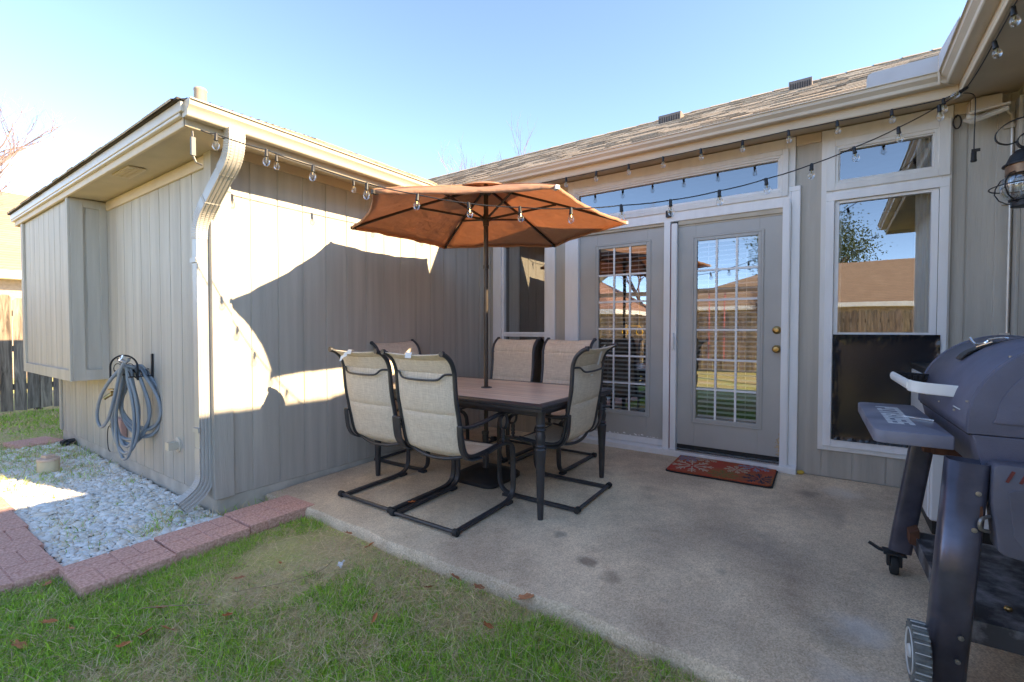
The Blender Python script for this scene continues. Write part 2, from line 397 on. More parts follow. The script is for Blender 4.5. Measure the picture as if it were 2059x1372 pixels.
# ---- grass blades
def mat_grass():
    m, t, b = nodes("grass_blade"); N = t.nodes; L = t.links
    at = N.new("ShaderNodeAttribute"); at.attribute_name = "tint"
    L.new(at.outputs["Color"], b.inputs["Base Color"]); b.inputs["Roughness"].default_value = .6; b.inputs["Specular IOR Level"].default_value = .25
    tl = N.new("ShaderNodeBsdfTranslucent"); L.new(at.outputs["Color"], tl.inputs["Color"])
    mx = N.new("ShaderNodeMixShader"); mx.inputs[0].default_value = .3; L.new(b.outputs[0], mx.inputs[1]); L.new(tl.outputs[0], mx.inputs[2])
    L.new(mx.outputs[0], N["Material Output"].inputs["Surface"]); return m
M['grass'] = mat_grass()
def vnoise(x, y, s, seed=0):
    r = np.random.default_rng(seed); T = r.random((64, 64)); u = x * s; v = y * s
    i = np.floor(u).astype(int); j = np.floor(v).astype(int); fu = u - i; fv = v - j
    fu = fu * fu * (3 - 2 * fu); fv = fv * fv * (3 - 2 * fv)
    g_ = lambda a, b_: T[a % 64, b_ % 64]
    return (g_(i, j) * (1 - fu) + g_(i + 1, j) * fu) * (1 - fv) + (g_(i, j + 1) * (1 - fu) + g_(i + 1, j + 1) * fu) * fv
def green_amount(x, y):
    n = .5 * vnoise(x + 31, y + 17, 2.1, 3) + .3 * vnoise(x + 5, y + 9, 5.5, 4) + .2 * vnoise(x, y, 13, 5)
    # lusher strip out on the lawn, straw-dry next to the pavers and slab
    lush_ = .24 * np.exp(-((x + 1.15) / .75) ** 2 - ((y - 1.18) / .40) ** 2) + .10 * np.exp(-((x + 2.6) / .5) ** 2 - ((y - .4) / .3) ** 2)
    dry_ = .20 * np.exp(-((x + 2.45) / .55) ** 2 - ((y - 1.55) / .38) ** 2) + .10 * np.exp(-((x + 1.75) / .3) ** 2 - ((y - 1.65) / .2) ** 2)
    return n + lush_ - dry_ - .02
def blades(name, x, y, h, w, green, lean, label, z=None, flat=None):
    n = len(x); az = RNG.random(n) * 2 * PI; la = RNG.random(n) * 2 * PI
    ln = lean * (.3 + RNG.random(n)); zz = np.full(n, GZ - .01) if z is None else z
    dx, dy = np.cos(az), np.sin(az); lx, ly = np.cos(la) * ln * h, np.sin(la) * ln * h
    hz = h / np.sqrt(1 + ln * ln)
    V = np.empty((n, 5, 3))
    V[:, 0] = np.stack([x - dx * w, y - dy * w, zz], 1); V[:, 1] = np.stack([x + dx * w, y + dy * w, zz], 1)
    mx_, my_ = x + lx * .4, y + ly * .4; mz = zz + hz * .6
    V[:, 2] = np.stack([mx_ + dx * w * .8, my_ + dy * w * .8, mz], 1); V[:, 3] = np.stack([mx_ - dx * w * .8, my_ - dy * w * .8, mz], 1)
    V[:, 4] = np.stack([x + lx, y + ly, zz + hz], 1)
    base = (np.arange(n) * 5)[:, None]
    F = np.concatenate([base + np.array([[0, 1, 2]]), base + np.array([[0, 2, 3]]), base + np.array([[3, 2, 4]])])
    gsel = RNG.random(n) < green
    k = .65 + .6 * RNG.random(n)
    lush = np.array([.52, .78, .08]); deep = np.array([.24, .42, .08]); straw = np.array([.84, .70, .44]); brown = np.array([.58, .45, .27])
    u = RNG.random(n)[:, None]; v = RNG.random(n)[:, None]
    c = np.where(gsel[:, None], lush * u + deep * (1 - u), straw * v + brown * (1 - v)) * k[:, None]
    o = np_mesh(name, V.reshape(-1, 3), F, M['grass'], np.repeat(c, 5, 0), smooth=False)
    return tag(o, label, "grass", kind="stuff")
def lawn_ok(x, y):
    ok = np.ones(len(x), bool)
    ok &= ~((x > -3.345) & (x < -2.955) & (y > .62) & (y < 1.88))
    ok &= ~((y > .29) & (y < .66) & (x < -3.32) & (x > -5.13))
    ok &= ~((y > 1.79) & (x > -3.52))
    ok &= ~((y > 1.43) & (x < -3.3) & (x > -7.47))
    ok &= ~((y > .64) & (y < 1.46) & (x < -3.3) & (x > -6.0))
    return ok
# near lawn
n = 200000
x = -4.6 + 5.4 * RNG.random(n); y = -.3 + 2.2 * RNG.random(n)
ga = green_amount(x, y); keep = lawn_ok(x, y); x, y, ga = x[keep], y[keep], ga[keep]
gp = np.clip((ga - .35) / .22, .24, .96)
h = (.014 + .018 * RNG.random(len(x))) * (1 + 1.3 * np.clip(gp - .25, 0, 1)); 
blades("grass", x, y, h, .0012 + .0016 * RNG.random(len(x)), gp, 1.7 - 1.1 * gp, "patchy winter lawn of straw coloured and bright green blades in front of the patio")
# thin straw thatch lying flat
n = 36000
x = -4.6 + 5.4 * RNG.random(n); y = -.3 + 2.2 * RNG.random(n); keep = lawn_ok(x, y); x, y = x[keep], y[keep]
blades("thatch", x, y, .02 + .035 * RNG.random(len(x)), .0008 + .0008 * RNG.random(len(x)), np.full(len(x), .04), 3.2, "dry straw thatch lying between the lawn blades", z=GZ + .008 + .012 * RNG.random(len(x)))
# lawn further left and behind
n = 70000
x = -10.5 + 7.2 * RNG.random(n); y = -3.5 + 9.5 * RNG.random(n)
keep = lawn_ok(x, y) & ~((x > -4.6) & (y > -.3)) & (~((y > 1.45) & (x > -7.46)))
x, y = x[keep], y[keep]; ga = green_amount(x, y)
blades("grass", x, y, .03 + .035 * RNG.random(len(x)), .003 + .003 * RNG.random(len(x)), np.clip((ga - .36) / .3, .1, .9), 1.0, "lawn of mixed green and tan blades by the left fence")
# weeds through the gravel, along the foundation and at the downspout
x = []; y = []; hh = []
def tuft(cx, cy, n, r, h):
    for _ in range(n):
        x.append(cx + random.gauss(0, r)); y.append(cy + random.gauss(0, r)); hh.append(h * random.uniform(.5, 1.2))
for _ in range(90): tuft(random.uniform(-5.9, -3.4), random.uniform(.72, 1.4), random.randint(2, 9), .018, random.uniform(.03, .075))
for _ in range(150): tuft(random.uniform(-7.1, -5.2), random.uniform(.70, 1.42), random.randint(10, 30), .05, random.uniform(.05, .09))
for _ in range(26): tuft(random.uniform(-3.75, -3.42), random.uniform(1.02, 1.42), random.randint(6, 20), .03, random.uniform(.05, .11))
for _ in range(24): tuft(random.uniform(-3.47, -3.36), random.uniform(1.45, 1.95), random.randint(2, 7), .014, random.uniform(.04, .10))
for _ in range(30): tuft(random.uniform(-4.3, -3.5), random.uniform(.72, .9), random.randint(4, 12), .03, random.uniform(.03, .06))
x = np.array(x); y = np.array(y); hh = np.array(hh)
keep = ~((y > 1.455) & (x < -3.48)); x, y, hh = x[keep], y[keep], hh[keep]
blades("weeds", x, y, hh, .0016 + .0018 * RNG.random(len(x)), np.full(len(x), .45), 1.1, "thin weeds growing through the white gravel and along the foundation", z=np.full(len(x), GZ + .01))
# ================================================================ the house
house = thing("house", "taupe single storey house with grooved siding and white trimmed doors wrapping round the patio", "house", (XA, YB, 0))
HO = Vector((XA, YB, 0))
def hp(mb, name, mat, parent=None, **k):
    """house part: built in world space, then parented keeping its place"""
    p = parent or house; o = mb.build(name, mat, None, **k); o.parent = p
    w = HO if parent is None else Vector((0, 0, 0))
    if parent is None: o.location = -HO
    return o
GROOVE = .2032
def siding(mb, fn, u0, u1, z0, z1, phase=0.0):
    """grooved panel; fn(u, d, z): u along the wall, d depth outwards"""
    us = [(u0, 0)]
    k = math.ceil((u0 - phase) / GROOVE)
    while phase + k * GROOVE < u1:
        c = phase + k * GROOVE
        for du, d in ((-.0055, 0), (-.004, -.006), (.004, -.006), (.0055, 0)):
            if u0 < c + du < u1: us.append((c + du, d))
        k += 1
    us.append((u1, 0))
    mb.grid([[fn(u, d, z0) for u, d in us], [fn(u, d, z1) for u, d in us]])
fA = lambda u, d, z: (XA + d, u, z)
fB = lambda u, d, z: (u, YB - d, z)
fC = lambda u, d, z: (u, YC - d, z)
fD = lambda u, d, z: (XD - d, u, z)
XL = -7.45
# walls
w = MB(); siding(w, fA, YC, YB, -.003, 2.44, 1.706); hp(w, "wall", M['siding'], recalc=False)
w = MB(); siding(w, fC, XL, XA, .0, 2.40, -3.62)
hp(w, "wall", M['siding'], recalc=False)
w = MB(); w.grid([[(XL, YC, 0), (XL, 9, 0)], [(XL, YC, 2.4), (XL, 9, 2.4)]]); hp(w, "wall", M['siding'], recalc=False)
for a, bb, rng in ((XA, -3.34, ((0, 2.74),)), (-3.34, -2.53, ((0, .26),)), (-2.53, -2.37, ((0, 2.74),)), (-.30, -.095, ((0.004, 2.74),)), (-.095, .64, ((.004, .235),)), (.64, XD, ((.004, 2.74),))):
    w = MB(); siding(w, fB, a, bb, rng[0][0], rng[0][1], -.082); hp(w, "wall", M['siding'], recalc=False)
w = MB(); siding(w, fD, -.30, YB, .0, 2.74, .1)
hp(w, "wall", M['siding'], recalc=False)
w = MB(); w.grid([[(XD, -.3, -.1), (6, -.3, -.1)], [(XD, -.3, 2.74), (6, -.3, 2.74)]]); hp(w, "wall", M['siding'], recalc=False)
# foundation
w = MB(); w.box(XA - .25, XA - .004, YC + .012, YB - .05, -.4, -.004); w.box(XL, XA - .006, YC + .006, YC + .2, -.4, -.002)
w.box(XD + .01, XD + .2, -.3, YB, -.4, 0)
w.box(XA, XD, YB + .006, YB + .2, -.4, 0)
hp(w, "foundation", M['concrete_edge'], bev=.006)
# corner boards and friezes
for bs in ([(XA - .0, XA + .02, YC - .018, YC + .11, -.006, 2.40), (XA - .085, XA - .001, YC - .018, YC - .0005, 0, 2.38)],
           [(XA + .0005, XA + .018, YB - .1, YB - .02, 0, 2.7), (XA + .0185, XA + .10, YB - .018, YB - .0005, 0, 2.7)],
           [(XD - .1, XD - .0185, YB - .018, YB - .0005, 0, 2.68), (XD - .018, XD - .0005, YB - .1, YB - .0005, 0, 2.68)],
           [(XL - .018, XL + .06, YC - .018, YC - .0005, 0, .69)]):
    w = MB()
    for q in bs: w.box(*q)
    hp(w, "corner_board", M['siding'], bev=.002)
for q in ((XA + .0005, XA + .017, YC + .0, YB - .1, 2.375, 2.45), (-5.66, XA - .09, YC - .017, YC - .0005, 2.285, 2.365),
          (-.28, -.112, YB - .017, YB - .0005, 2.655, 2.731), (.656, XD - .1, YB - .017, YB - .0005, 2.655, 2.735), (-3.36, -2.365, YB - .015, YB - .0005, 2.66, 2.735)):
    w = MB(); w.box(*q); hp(w, "frieze_board", M['trimtan'], bev=.002)
# soffits (sloping down to the fascia)
w = MB()
w.grid([[(XA - .02, YC, 2.45), (XA - .02, YB, 2.45)], [(-3.13, 1.18, 2.372), (-3.13, YB, 2.372)]])
w.grid([[(-7.8, YC + .02, 2.38), (XA, YC + .02, 2.38), (-3.13, YC, 2.372)], [(-7.8, 1.18, 2.366), (XA, 1.18, 2.366), (-3.13, 1.18, 2.366)]])
w.grid([[(XA, YB + .02, 2.742), (XD + .02, YB + .02, 2.742)], [(XA, 4.142, 2.712), (.63, 4.142, 2.712)]])
w.grid([[(XD + .02, YB + .02, 2.742), (XD + .02, -.55, 2.742)], [(.63, 4.142, 2.712), (.63, -.55, 2.712)]])
w.grid([[(.63, -.56, 2.70), (6, -.56, 2.70)], [(.63, -.28, 2.73), (6, -.28, 2.73)]])
hp(w, "soffit", mk("soffit_panel", (.47, .40, .30), .75, .08, 5, .3, 50), recalc=False)
# fascias
w = MB()
w.box(-3.15, -3.13, 1.165, 3.9, 2.356, 2.475); w.box(-7.8, -3.1305, 1.165, 1.185, 2.356, 2.44)
w.box(-7.8, -7.78, 1.1855, 6, 2.356, 2.45)
w.box(-3.75, .6305, 4.14, 4.16, 2.684, 2.82); w.box(.6310, .651, -.57, 4.161, 2.684, 2.82); w.box(.6515, 6, -.57, -.55, 2.684, 2.82)
hp(w, "fascia", M['trimtan'], bev=.003)
w = MB(); w.box(-7.83, -3.105, 1.135, 1.1645, 2.425, 2.485); w.box(-7.832, -3.14, 1.141, 1.1645, 2.405, 2.4245)
hp(w, "drip_edge", mk("drip_edge_metal", (.55, .50, .42), .4, .06), bev=.003)
# gutters, K profile (o outwards from the fascia, z from the lip)
KP = [(0, -.012), (0, -.088), (.012, -.092), (.062, -.092), (.068, -.086), (.072, -.062), (.086, -.046), (.098, -.034), (.100, -.010), (.104, -.002), (.112, 0), (.112, -.006), (.096, -.008), (.092, -.03), (.066, -.056), (.060, -.084), (.008, -.084), (.006, -.012)]
def gutter(fn, t0, t1, caps=(True, True)):
    mb = MB(); n = len(KP); vs = []
    for t in (t0, t1): vs += [fn(o, z, t(o) if callable(t) else t) for o, z in KP]
    fs = [(i, (i + 1) % n, n + (i + 1) % n, n + i) for i in range(n)]
    mb.add(vs, fs)
    for e, c in enumerate(caps):
        if c:
            T = (t0, t1)[e]; cp = [(0, -.012), (0, -.09), (.064, -.09), (.07, -.06), (.098, -.034), (.108, 0), (.0, .0)]
            mb.prism(cp, lambda o, z, h: fn(o, z, T + h), 0, .003)
    return mb
hp(gutter(lambda o, z, t: (-3.13 + o, t, 2.487 + z), 1.152, 3.85), "gutter", M['gutter'], smooth=35)
hp(gutter(lambda o, z, t: (t, 4.14 - o, 2.823 + .8 * z), -3.58, lambda o: .631 - o, (True, False)), "gutter", M['gutter'], smooth=35)
hp(gutter(lambda o, z, t: (.631 - o, t, 2.823 + .8 * z), lambda o: 4.14 - o, -.50, (False, True)), "gutter", M['gutter'], smooth=35)
w = MB(); w.tube([(.60, 4.11, 2.742), (.522, 4.032, 2.745)], .006, 6); w.tube([(.523, 4.033, 2.745), (.518, 4.028, 2.82)], .006, 6)
hp(w, "gutter_sealant", M['gutter'])
# splash guards at the inner corner
w = MB()
pr = [(.0, 0), (.365, 0), (.365, .105), (.03, .10), (.008, .09), (0, .06)]
w.prism(pr, lambda a, c, h: (.150 + a, 4.034 - h, 2.818 + c), 0, .002)
w.prism([(0, 0), (.62, 0), (.62, .012), (.10, .103), (0, .105)], lambda a, c, h: (.516 + h, 4.032 - a, 2.818 + c), 0, .002)
hp(w, "splash_guard", mk("splash_guard_metal", (.50, .49, .50), .5, .04))
# roofs: courses of laminated shingles on each plane
def roof_plane(mb, cols, P0, U, S, nrows, exposure, inside, thick=.012, seed=1):
    """P0 eave start, U unit along the eave, S unit up the slope; inside(u,s)->bool"""
    r = random.Random(seed); Nn = Vector(U).cross(Vector(S)).normalized()
    if Nn.z < 0: Nn = -Nn
    P0 = Vector(P0); U = Vector(U); S = Vector(S)
    for k in range(nrows):
        s0 = k * exposure; rng = inside(s0 + exposure * .5)
        if rng is None: continue
        u0, u1 = rng; u = u0 - r.uniform(0, .2)
        tone = .9 + .2 * r.random()
        while u < u1:
            wd_ = r.uniform(.12, .33); a, c = max(u, u0), min(u + wd_, u1); u += wd_
            if c - a < .004: continue
            th = thick * (1.0 if r.random() < .5 else .55); dr = r.uniform(-.004, .004)
            sA, sB = s0 - .008 + dr, s0 + exposure + .004
            vs = [P0 + U * a + S * sA - Nn * .004, P0 + U * c + S * sA - Nn * .004, P0 + U * a + S * sA + Nn * th, P0 + U * c + S * sA + Nn * th, P0 + U * a + S * sB + Nn * .002, P0 + U * c + S * sB + Nn * .002]
            mb.add(vs, [(0, 1, 3, 2), (2, 3, 5, 4)])
            k_ = tone * r.choice([.7, .85, 1.0, 1.1, 1.2]); w_ = r.uniform(-.04, .06)
            mb.c += [(k_ * (1 + w_), k_, k_ * (1 - w_))] * 6
    return mb
def slope(m_): return 1 / math.sqrt(1 + m_ * m_), m_ / math.sqrt(1 + m_ * m_)
# main roof over the door wall
cB, sB_ = slope(.5); eb = (4.075, 2.832)
w = MB(); w.c = []
roof_plane(w, None, (-9, eb[0], eb[1]), (1, 0, 0), (0, cB, sB_), 21, .141, lambda s_: (0, 17), seed=3)
rb = w.build("roof", M['shingle'], None, recalc=False); rb.parent = house; rb.location = -HO
w = MB(); yr, zr = 6.70, 2.832 + 1.3125
w.grid([[(-9, eb[0] + .01, eb[1] - .012), (8, eb[0] + .01, eb[1] - .012)], [(-9, yr, zr - .012), (8, yr, zr - .012)], [(-9, 9.6, 2.7), (8, 9.6, 2.7)]])
w.c = [(.5, .5, .5)] * len(w.v)
for i in range(70):
    x0 = -9 + i * .245
    n0 = len(w.v); w.add([(x0, yr - .14, zr - .055), (x0 + .25, yr - .14, zr - .06), (x0, yr, zr + .022), (x0 + .25, yr, zr + .012), (x0, yr + .14, zr - .055), (x0 + .25, yr + .14, zr - .06)], [(0, 1, 3, 2), (2, 3, 5, 4)])
    kk = random.choice([.7, .85, 1, 1.1]); w.c += [(kk, kk, kk)] * 6
o = w.build("ridge_cap", M['shingle'], None, recalc=False); o.parent = rb
# wing roof (hip)
mA = .46; cA, sA_ = slope(mA); HW = 2.38
w = MB(); w.c = []
nA = int(HW / cA / .141) + 1
roof_plane(w, None, (-3.085, 1.12, 2.497), (0, 1, 0), (-cA, 0, sA_), nA, .141, lambda s_: (s_ * cA, 5.2) if s_ * cA < HW else None, seed=5)
roof_plane(w, None, (-7.83, 1.115, 2.492), (1, 0, 0), (0, cA, sA_), nA, .141, lambda s_: (s_ * cA, 4.74 - s_ * cA) if s_ * cA < HW else None, seed=6)
ra = w.build("roof", M['shingle'], None, recalc=False); ra.parent = house; ra.location = -HO
w = MB(); zt = 2.485 + HW * mA
w.add([(-3.09, 1.125, 2.485), (-7.83, 1.125, 2.485), (-5.46, 1.125 + HW, zt), (-3.09, 6.3, 2.485), (-5.46, 6.3, zt), (-7.83, 6.3, 2.485)], [(0, 1, 2), (0, 2, 4, 3), (1, 5, 4, 2)])
w.c = [(.5, .5, .5)] * 6
def caps(p, q, n):
    p, q = Vector(p), Vector(q); d = (q - p) / n; side = d.cross(Vector((0, 0, 1))).normalized() * .085
    for i in range(n):
        a, bq = p + d * i, p + d * (i + 1.08); kk = random.choice([.65, .8, 1, 1.1])
        w.add([a - side + Vector((0, 0, -.035)), a + Vector((0, 0, .012)), a + side + Vector((0, 0, -.035)), bq - side + Vector((0, 0, -.042)), bq + Vector((0, 0, .004)), bq + side + Vector((0, 0, -.042))], [(0, 1, 4, 3), (1, 2, 5, 4)]); w.c += [(kk,) * 3] * 6
caps((-3.16, 1.19, 2.525), (-5.46, 1.12 + HW, zt + .01), 16); caps((-7.76, 1.19, 2.525), (-5.46, 1.12 + HW, zt + .01), 16); caps((-5.46, 1.12 + HW, zt), (-5.46, 5.8, zt), 10)
o = w.build("ridge_cap", M['shingle'], None, recalc=False); o.parent = ra
w = MB(); w.box(-7.86, -3.11, 1.118, 1.14, 2.486, 2.499)
hp(w, "roof_edge", mk("felt_edge", (.05, .04, .035), .9, .3))
# right wing roof
w = MB(); w.c = []
roof_plane(w, None, (.56, -.62, 2.832), (0, 1, 0), (cB, 0, sB_), 19, .141, lambda s_: (0, 7.6), seed=8)
rc = w.build("roof", M['shingle'], None, recalc=False); rc.parent = house; rc.location = -HO
w = MB(); w.grid([[(.57, -.62, 2.818), (.57, 7, 2.818)], [(2.96, -.62, 4.01), (2.96, 7, 4.01)], [(5.3, -.62, 2.82), (5.3, 7, 2.82)]])
w.c = [(.5, .5, .5)] * len(w.v)
o = w.build("ridge_cap", M['shingle'], None, recalc=False); o.parent = rc
w = MB(); w.add([(.6, -.42, 2.7), (5.2, -.42, 2.7), (2.9, -.42, 3.88)], [(0, 1, 2)]); hp(w, "gable_wall", M['siding'])
# roof vents and vent pipe
for x0, x1, y in ((-1.87, -1.60, 5.92), (-.46, -.245, 5.98)):
    w = MB(); z = 2.832 + (y - 4.075) * .5
    w.prism([(0, -.02), (0, .10), (.05, .115), (.26, .10), (.26, .1)], lambda a, c, h: (x0 + h * (x1 - x0), y + a, z + c), 0, 1)
    v = hp(w, "roof_vent", M['roofvent'])
    w = MB()
    for k in range(9): xx = x0 + .02 + (x1 - x0 - .04) * k / 8; w.box(xx - .004, xx + .004, y - .006, y - .001, z + .0, z + .07)
    w.build("louvre", M['dark'], v)
w = MB(); w.lathe([(.035, -.2), (.035, .0), (.037, .004), (.037, .012), (.032, .02), (.0, .022)], (-3.31, 1.32, 2.665), 16); hp(w, "vent_pipe", M['pipe'], smooth=40)
# soffit vent
w = MB(); w.box(-4.60, -4.25, 1.215, 1.325, 2.357, 2.364)
for i in range(16):
    for j in range(3): w.box(-4.58 + i * .02, -4.568 + i * .02, 1.228 + j * .03, 1.25 + j * .03, 2.351, 2.358)
hp(w, "soffit_vent", M['trimtan'])
# bay box on the wing's end wall
BX0, BX1, BY, BZ = -7.6, -5.70, 1.187, .695
w = MB(); fBx = lambda u, d, z: (u, BY + .012 - d, z); siding(w, fBx, BX0 + .02, BX1 - .02, BZ, 2.36, .05)
fBr = lambda u, d, z: (BX1 - .012 + d, u, z); siding(w, fBr, BY, YC, BZ, 2.37, .9)
w.grid([[(BX0, BY, BZ + .01), (BX1 - .01, BY, BZ + .01)], [(BX0, YC, BZ + .01), (BX1 - .01, YC, BZ + .01)]])
w.grid([[(BX0 + .01, BY, BZ), (BX0 + .01, YC, BZ)], [(BX0 + .01, BY, 2.36), (BX0 + .01, YC, 2.36)]])
bay = hp(w, "bay_box", M['siding'], recalc=False)
w = MB()
w.box(BX0, BX0 + .10, BY - .008, BY + .0115, BZ, 2.36); w.box(BX1 - .05, BX1, BY - .008, BY + .0115, BZ, 2.36); w.box(BX0 + .1, BX1 - .05, BY - .008, BY + .0115, BZ, BZ + .1)
w.box(BX1 - .0115, BX1 + .006, BY + .012, BY + .10, BZ + .001, 2.365); w.box(BX1 - .0115, BX1 + .006, YC - .055, YC - .001, BZ + .001, 2.365); w.box(BX1 - .0115, BX1 + .005, BY + .1, YC - .055, BZ + .001, BZ + .1); w.box(BX1 - .0115, BX1 + .005, BY + .1, YC - .055, 2.29, 2.365)
w.build("bay_trim", M['siding'], bay, bev=.002)
w = MB(); w.box(-4.145 - .0, -4.115, YC - .006, YC, .0, .01)
# ------------------------------------------------ downspout
def dsec(a, bb):
    """ribbed rectangular pipe section"""
    pts_ = []
    nr = 4
    for i in range(nr * 4 + 1):
        tq = -a + 2 * a * i / (nr * 4); pts_.append((tq, bb - (.004 if i % 4 in (2,) and 0 < i < nr * 4 else 0)))
    for i in range(1, 5): pts_.append((a, bb - 2 * bb * i / 5))
    for i in range(nr * 4 + 1):
        tq = a - 2 * a * i / (nr * 4); pts_.append((tq, -bb + (.004 if i % 4 in (2,) and 0 < i < nr * 4 else 0)))
    for i in range(1, 5): pts_.append((-a, -bb + 2 * bb * i / 5))
    return pts_
SEC = dsec(.046, .037)
def ds_tube(mb, path, up, rs=None): mb.tube(path, 0, sec=SEC, up=up, rs=rs)
DX, DY = -3.555, 1.412
w = MB()
# upper offset: outlet under the gutter, back to the wall corner
cp = spline([(-3.075, DY, 2.40), (-3.075, DY, 2.33), (-3.09, DY, 2.27), (-3.13, DY, 2.215), (-3.20, DY, 2.165)], 9)
def corr(n): return [1.0 + (.05 if i % 2 else 0) for i in range(n)]
ds_tube(w, cp, (0, 1, 0), corr(len(cp)))
ds_tube(w, [(-3.19, DY, 2.172), (-3.43, DY, 2.005)], (0, 1, 0), [.97, .97])
cp = spline([(-3.40, DY, 2.025), (-3.47, DY, 1.972), (-3.52, DY, 1.915), (-3.548, DY, 1.85), (DX, DY, 1.78)], 9)
ds_tube(w, cp, (0, 1, 0), corr(len(cp)))
ds_tube(w, [(DX, DY, 1.80), (DX, DY, .27)], (0, 1, 0), [.96, .96])
ds_tube(w, [(DX, DY, .36), (DX, DY, .20)], (0, 1, 0), [1.02, 1.02])
SEC2 = [(q, p) for p, q in SEC][::-1]
cp = spline([(DX, DY, .21), (DX, DY, .16), (DX, DY - .012, .11), (DX, DY - .045, .062), (DX, DY - .095, .022), (DX, DY - .15, -.012)], 6)
w.tube(cp, 0, sec=SEC2, up=(1, 0, 0), rs=corr(len(cp)), cap=False)
dsp = w
dsp_o = dsp.build("downspout", M['spout'], None, smooth=25); dsp_o.parent = house; dsp_o.location = -HO
for z in (.47, 1.62):
    w = MB(); w.box(DX - .085, DX + .002, YC - .01, YC - .001, z, z + .03); w.box(DX - .05, DX - .043, DY - .04, YC, z, z + .03); w.box(DX - .048, DX + .046, DY - .055, DY - .045, z, z + .03)
    w.build("strap", M['spout'], dsp_o)
# ------------------------------------------------ small fittings on the end wall
w = MB(); w.lathe([(.058, 0), (.058, -.008), (.05, -.012)], (-4.13, YC - .0, .285), 20, axis='y'); w.box(-4.165, -4.10, YC - .075, YC - .012, .255, .315)
hp(w, "wall_vent", M['gutter'], smooth=40)
w = MB(); w.box(-5.46, -5.24, YC - .055, YC - .001, .19, .36); hp(w, "outlet_box", mk("faded_red_plastic", (.42, .27, .24), .6, .15, 20), bev=.008)
w = MB(); w.box(-5.50, -5.462, YC - .06, YC - .035, .262, .30); w.tube(spline([(-5.50, YC - .05, .28), (-5.54, YC - .06, .26), (-5.57, YC - .06, .17), (-5.56, YC - .06, .08), (-5.53, YC - .06, .045), (-5.50, YC - .06, .04)], 5), .004, 6)
hp(w, "power_plug", M['blackplastic'])
w = MB(); w.lathe([(.018, 0), (.018, -.06), (.024, -.062), (.024, -.09)], (-5.35, YC, .59), 14, axis='y'); w.tube([(-5.35, YC - .08, .59), (-5.37, YC - .13, .55)], .016, 10); w.lathe([(.032, 0), (.032, .01)], (-5.35, YC - .075, .625), 12)
hp(w, "tap", M['brass'], smooth=40)
# ------------------------------------------------ windows and doors
def sheet(mb, x0, x1, y, z0, z1): mb.grid([[(x0, y, z0), (x1, y, z0)], [(x0, y, z1), (x1, y, z1)]])
def frame_ring(mb, x0, x1, z0, z1, wd_, y0, y1):
    """four butted boards round an opening (x0..z1 outer)"""
    mb.box(x0, x0 + wd_, y0, y1, z0, z1); mb.box(x1 - wd_, x1, y0, y1, z0, z1)
    mb.box(x0 + wd_, x1 - wd_, y0, y1, z1 - wd_, z1); mb.box(x0 + wd_, x1 - wd_, y0, y1, z0, z0 + wd_)
def ring2(mb, o, i, y0, y1):
    ox0, ox1, oz0, oz1 = o; ix0, ix1, iz0, iz1 = i
    mb.box(ox0, ix0, y0, y1, oz0, oz1); mb.box(ix1, ox1, y0, y1, oz0, oz1); mb.box(ix0, ix1, y0, y1, iz1, oz1); mb.box(ix0, ix1, y0, y1, oz0, iz0)
Y = YB
# narrow window left of the doors
w = MB(); ring2(w, (-3.354, -2.513, .25, 2.60), (-3.235, -2.628, .36, 2.19), Y - .02, Y + .03); 
w1 = hp(w, "window", M['white'], bev=.003)
w = MB(); ring2(w, (-3.2345, -2.6285, .361, 2.1895), (-3.208, -2.655, .385, 2.165), Y + .0, Y + .05); w.box(-3.208, -2.655, Y + .005, Y + .05, 1.09, 1.143); w.box(-3.208, -2.655, Y - .003, Y + .0045, 1.118, 1.128)
w.build("sash", M['white'], w1, bev=.002)
w = MB(); sheet(w, -3.21, -2.65, Y + .034, 1.13, 2.17); sheet(w, -3.21, -2.65, Y + .042, .38, 1.10); w.build("pane", M['glass'], w1)
w = MB()
for i in range(30):
    pass
w.grid([[(-3.20 + .012 * k, Y + .10 + .018 * math.sin(k * 1.6), z) for k in range(13)] for z in (.38, 2.2)]); w.build("curtain", M['curtain'], w1, smooth=60)
# door unit casing
w = MB()
w.box(-2.385, -2.232, Y - .025, Y + .05, .081, 2.2935); w.box(-.309, -.246, Y - .025, Y + .05, -.005, 2.2935)
w.box(-2.3845, -.2465, Y - .0245, Y + .05, 2.294, 2.335) ; w.box(-2.2315, -.3095, Y - .024, Y + .05, 2.175, 2.2935)
dc = hp(w, "door_casing", M['white'], bev=.003)
w = MB(); w.box(-2.2315, -1.3305, Y - .005, Y + .05, 2.15, 2.1745); w.box(-1.2095, -.3695, Y - .012, Y + .05, 2.135, 2.1745); w.box(-1.21, -.37, Y + .0, Y + .05, 2.118, 2.1345)
w.build("head_stop", mk("aged_stop_trim", (.50, .44, .34), .6, .08), dc, bev=.002)
w = MB(); w.box(-1.3295, -1.273, Y - .045, Y + .05, .05, 2.174); w.box(-1.258, -1.2105, Y - .05, Y + .02, .055, 2.15); w.box(-.368, -.310, Y - .05, Y + .05, .03, 2.20)
w.box(-1.262, -1.259, Y - .047, Y + .01, .06, 2.14); w.box(-.365, -.318, Y - .058, Y - .0505, .03, 2.23)
w.build("mullion", M['white'], dc, bev=.004)
w = MB(); w.box(-1.2725, -1.2625, Y - .03, Y + .02, .06, 2.15); w.build("screen_seal", mk("red_seal", (.25, .05, .05), .6, .1), dc)
w = MB(); w.box(-1.242, -1.226, Y - .075, Y - .0505, .99, 1.14); w.box(-1.232, -1.222, Y - .09, Y - .0505, 1.03, 1.10); w.build("screen_handle", M['white'], dc, bev=.003)
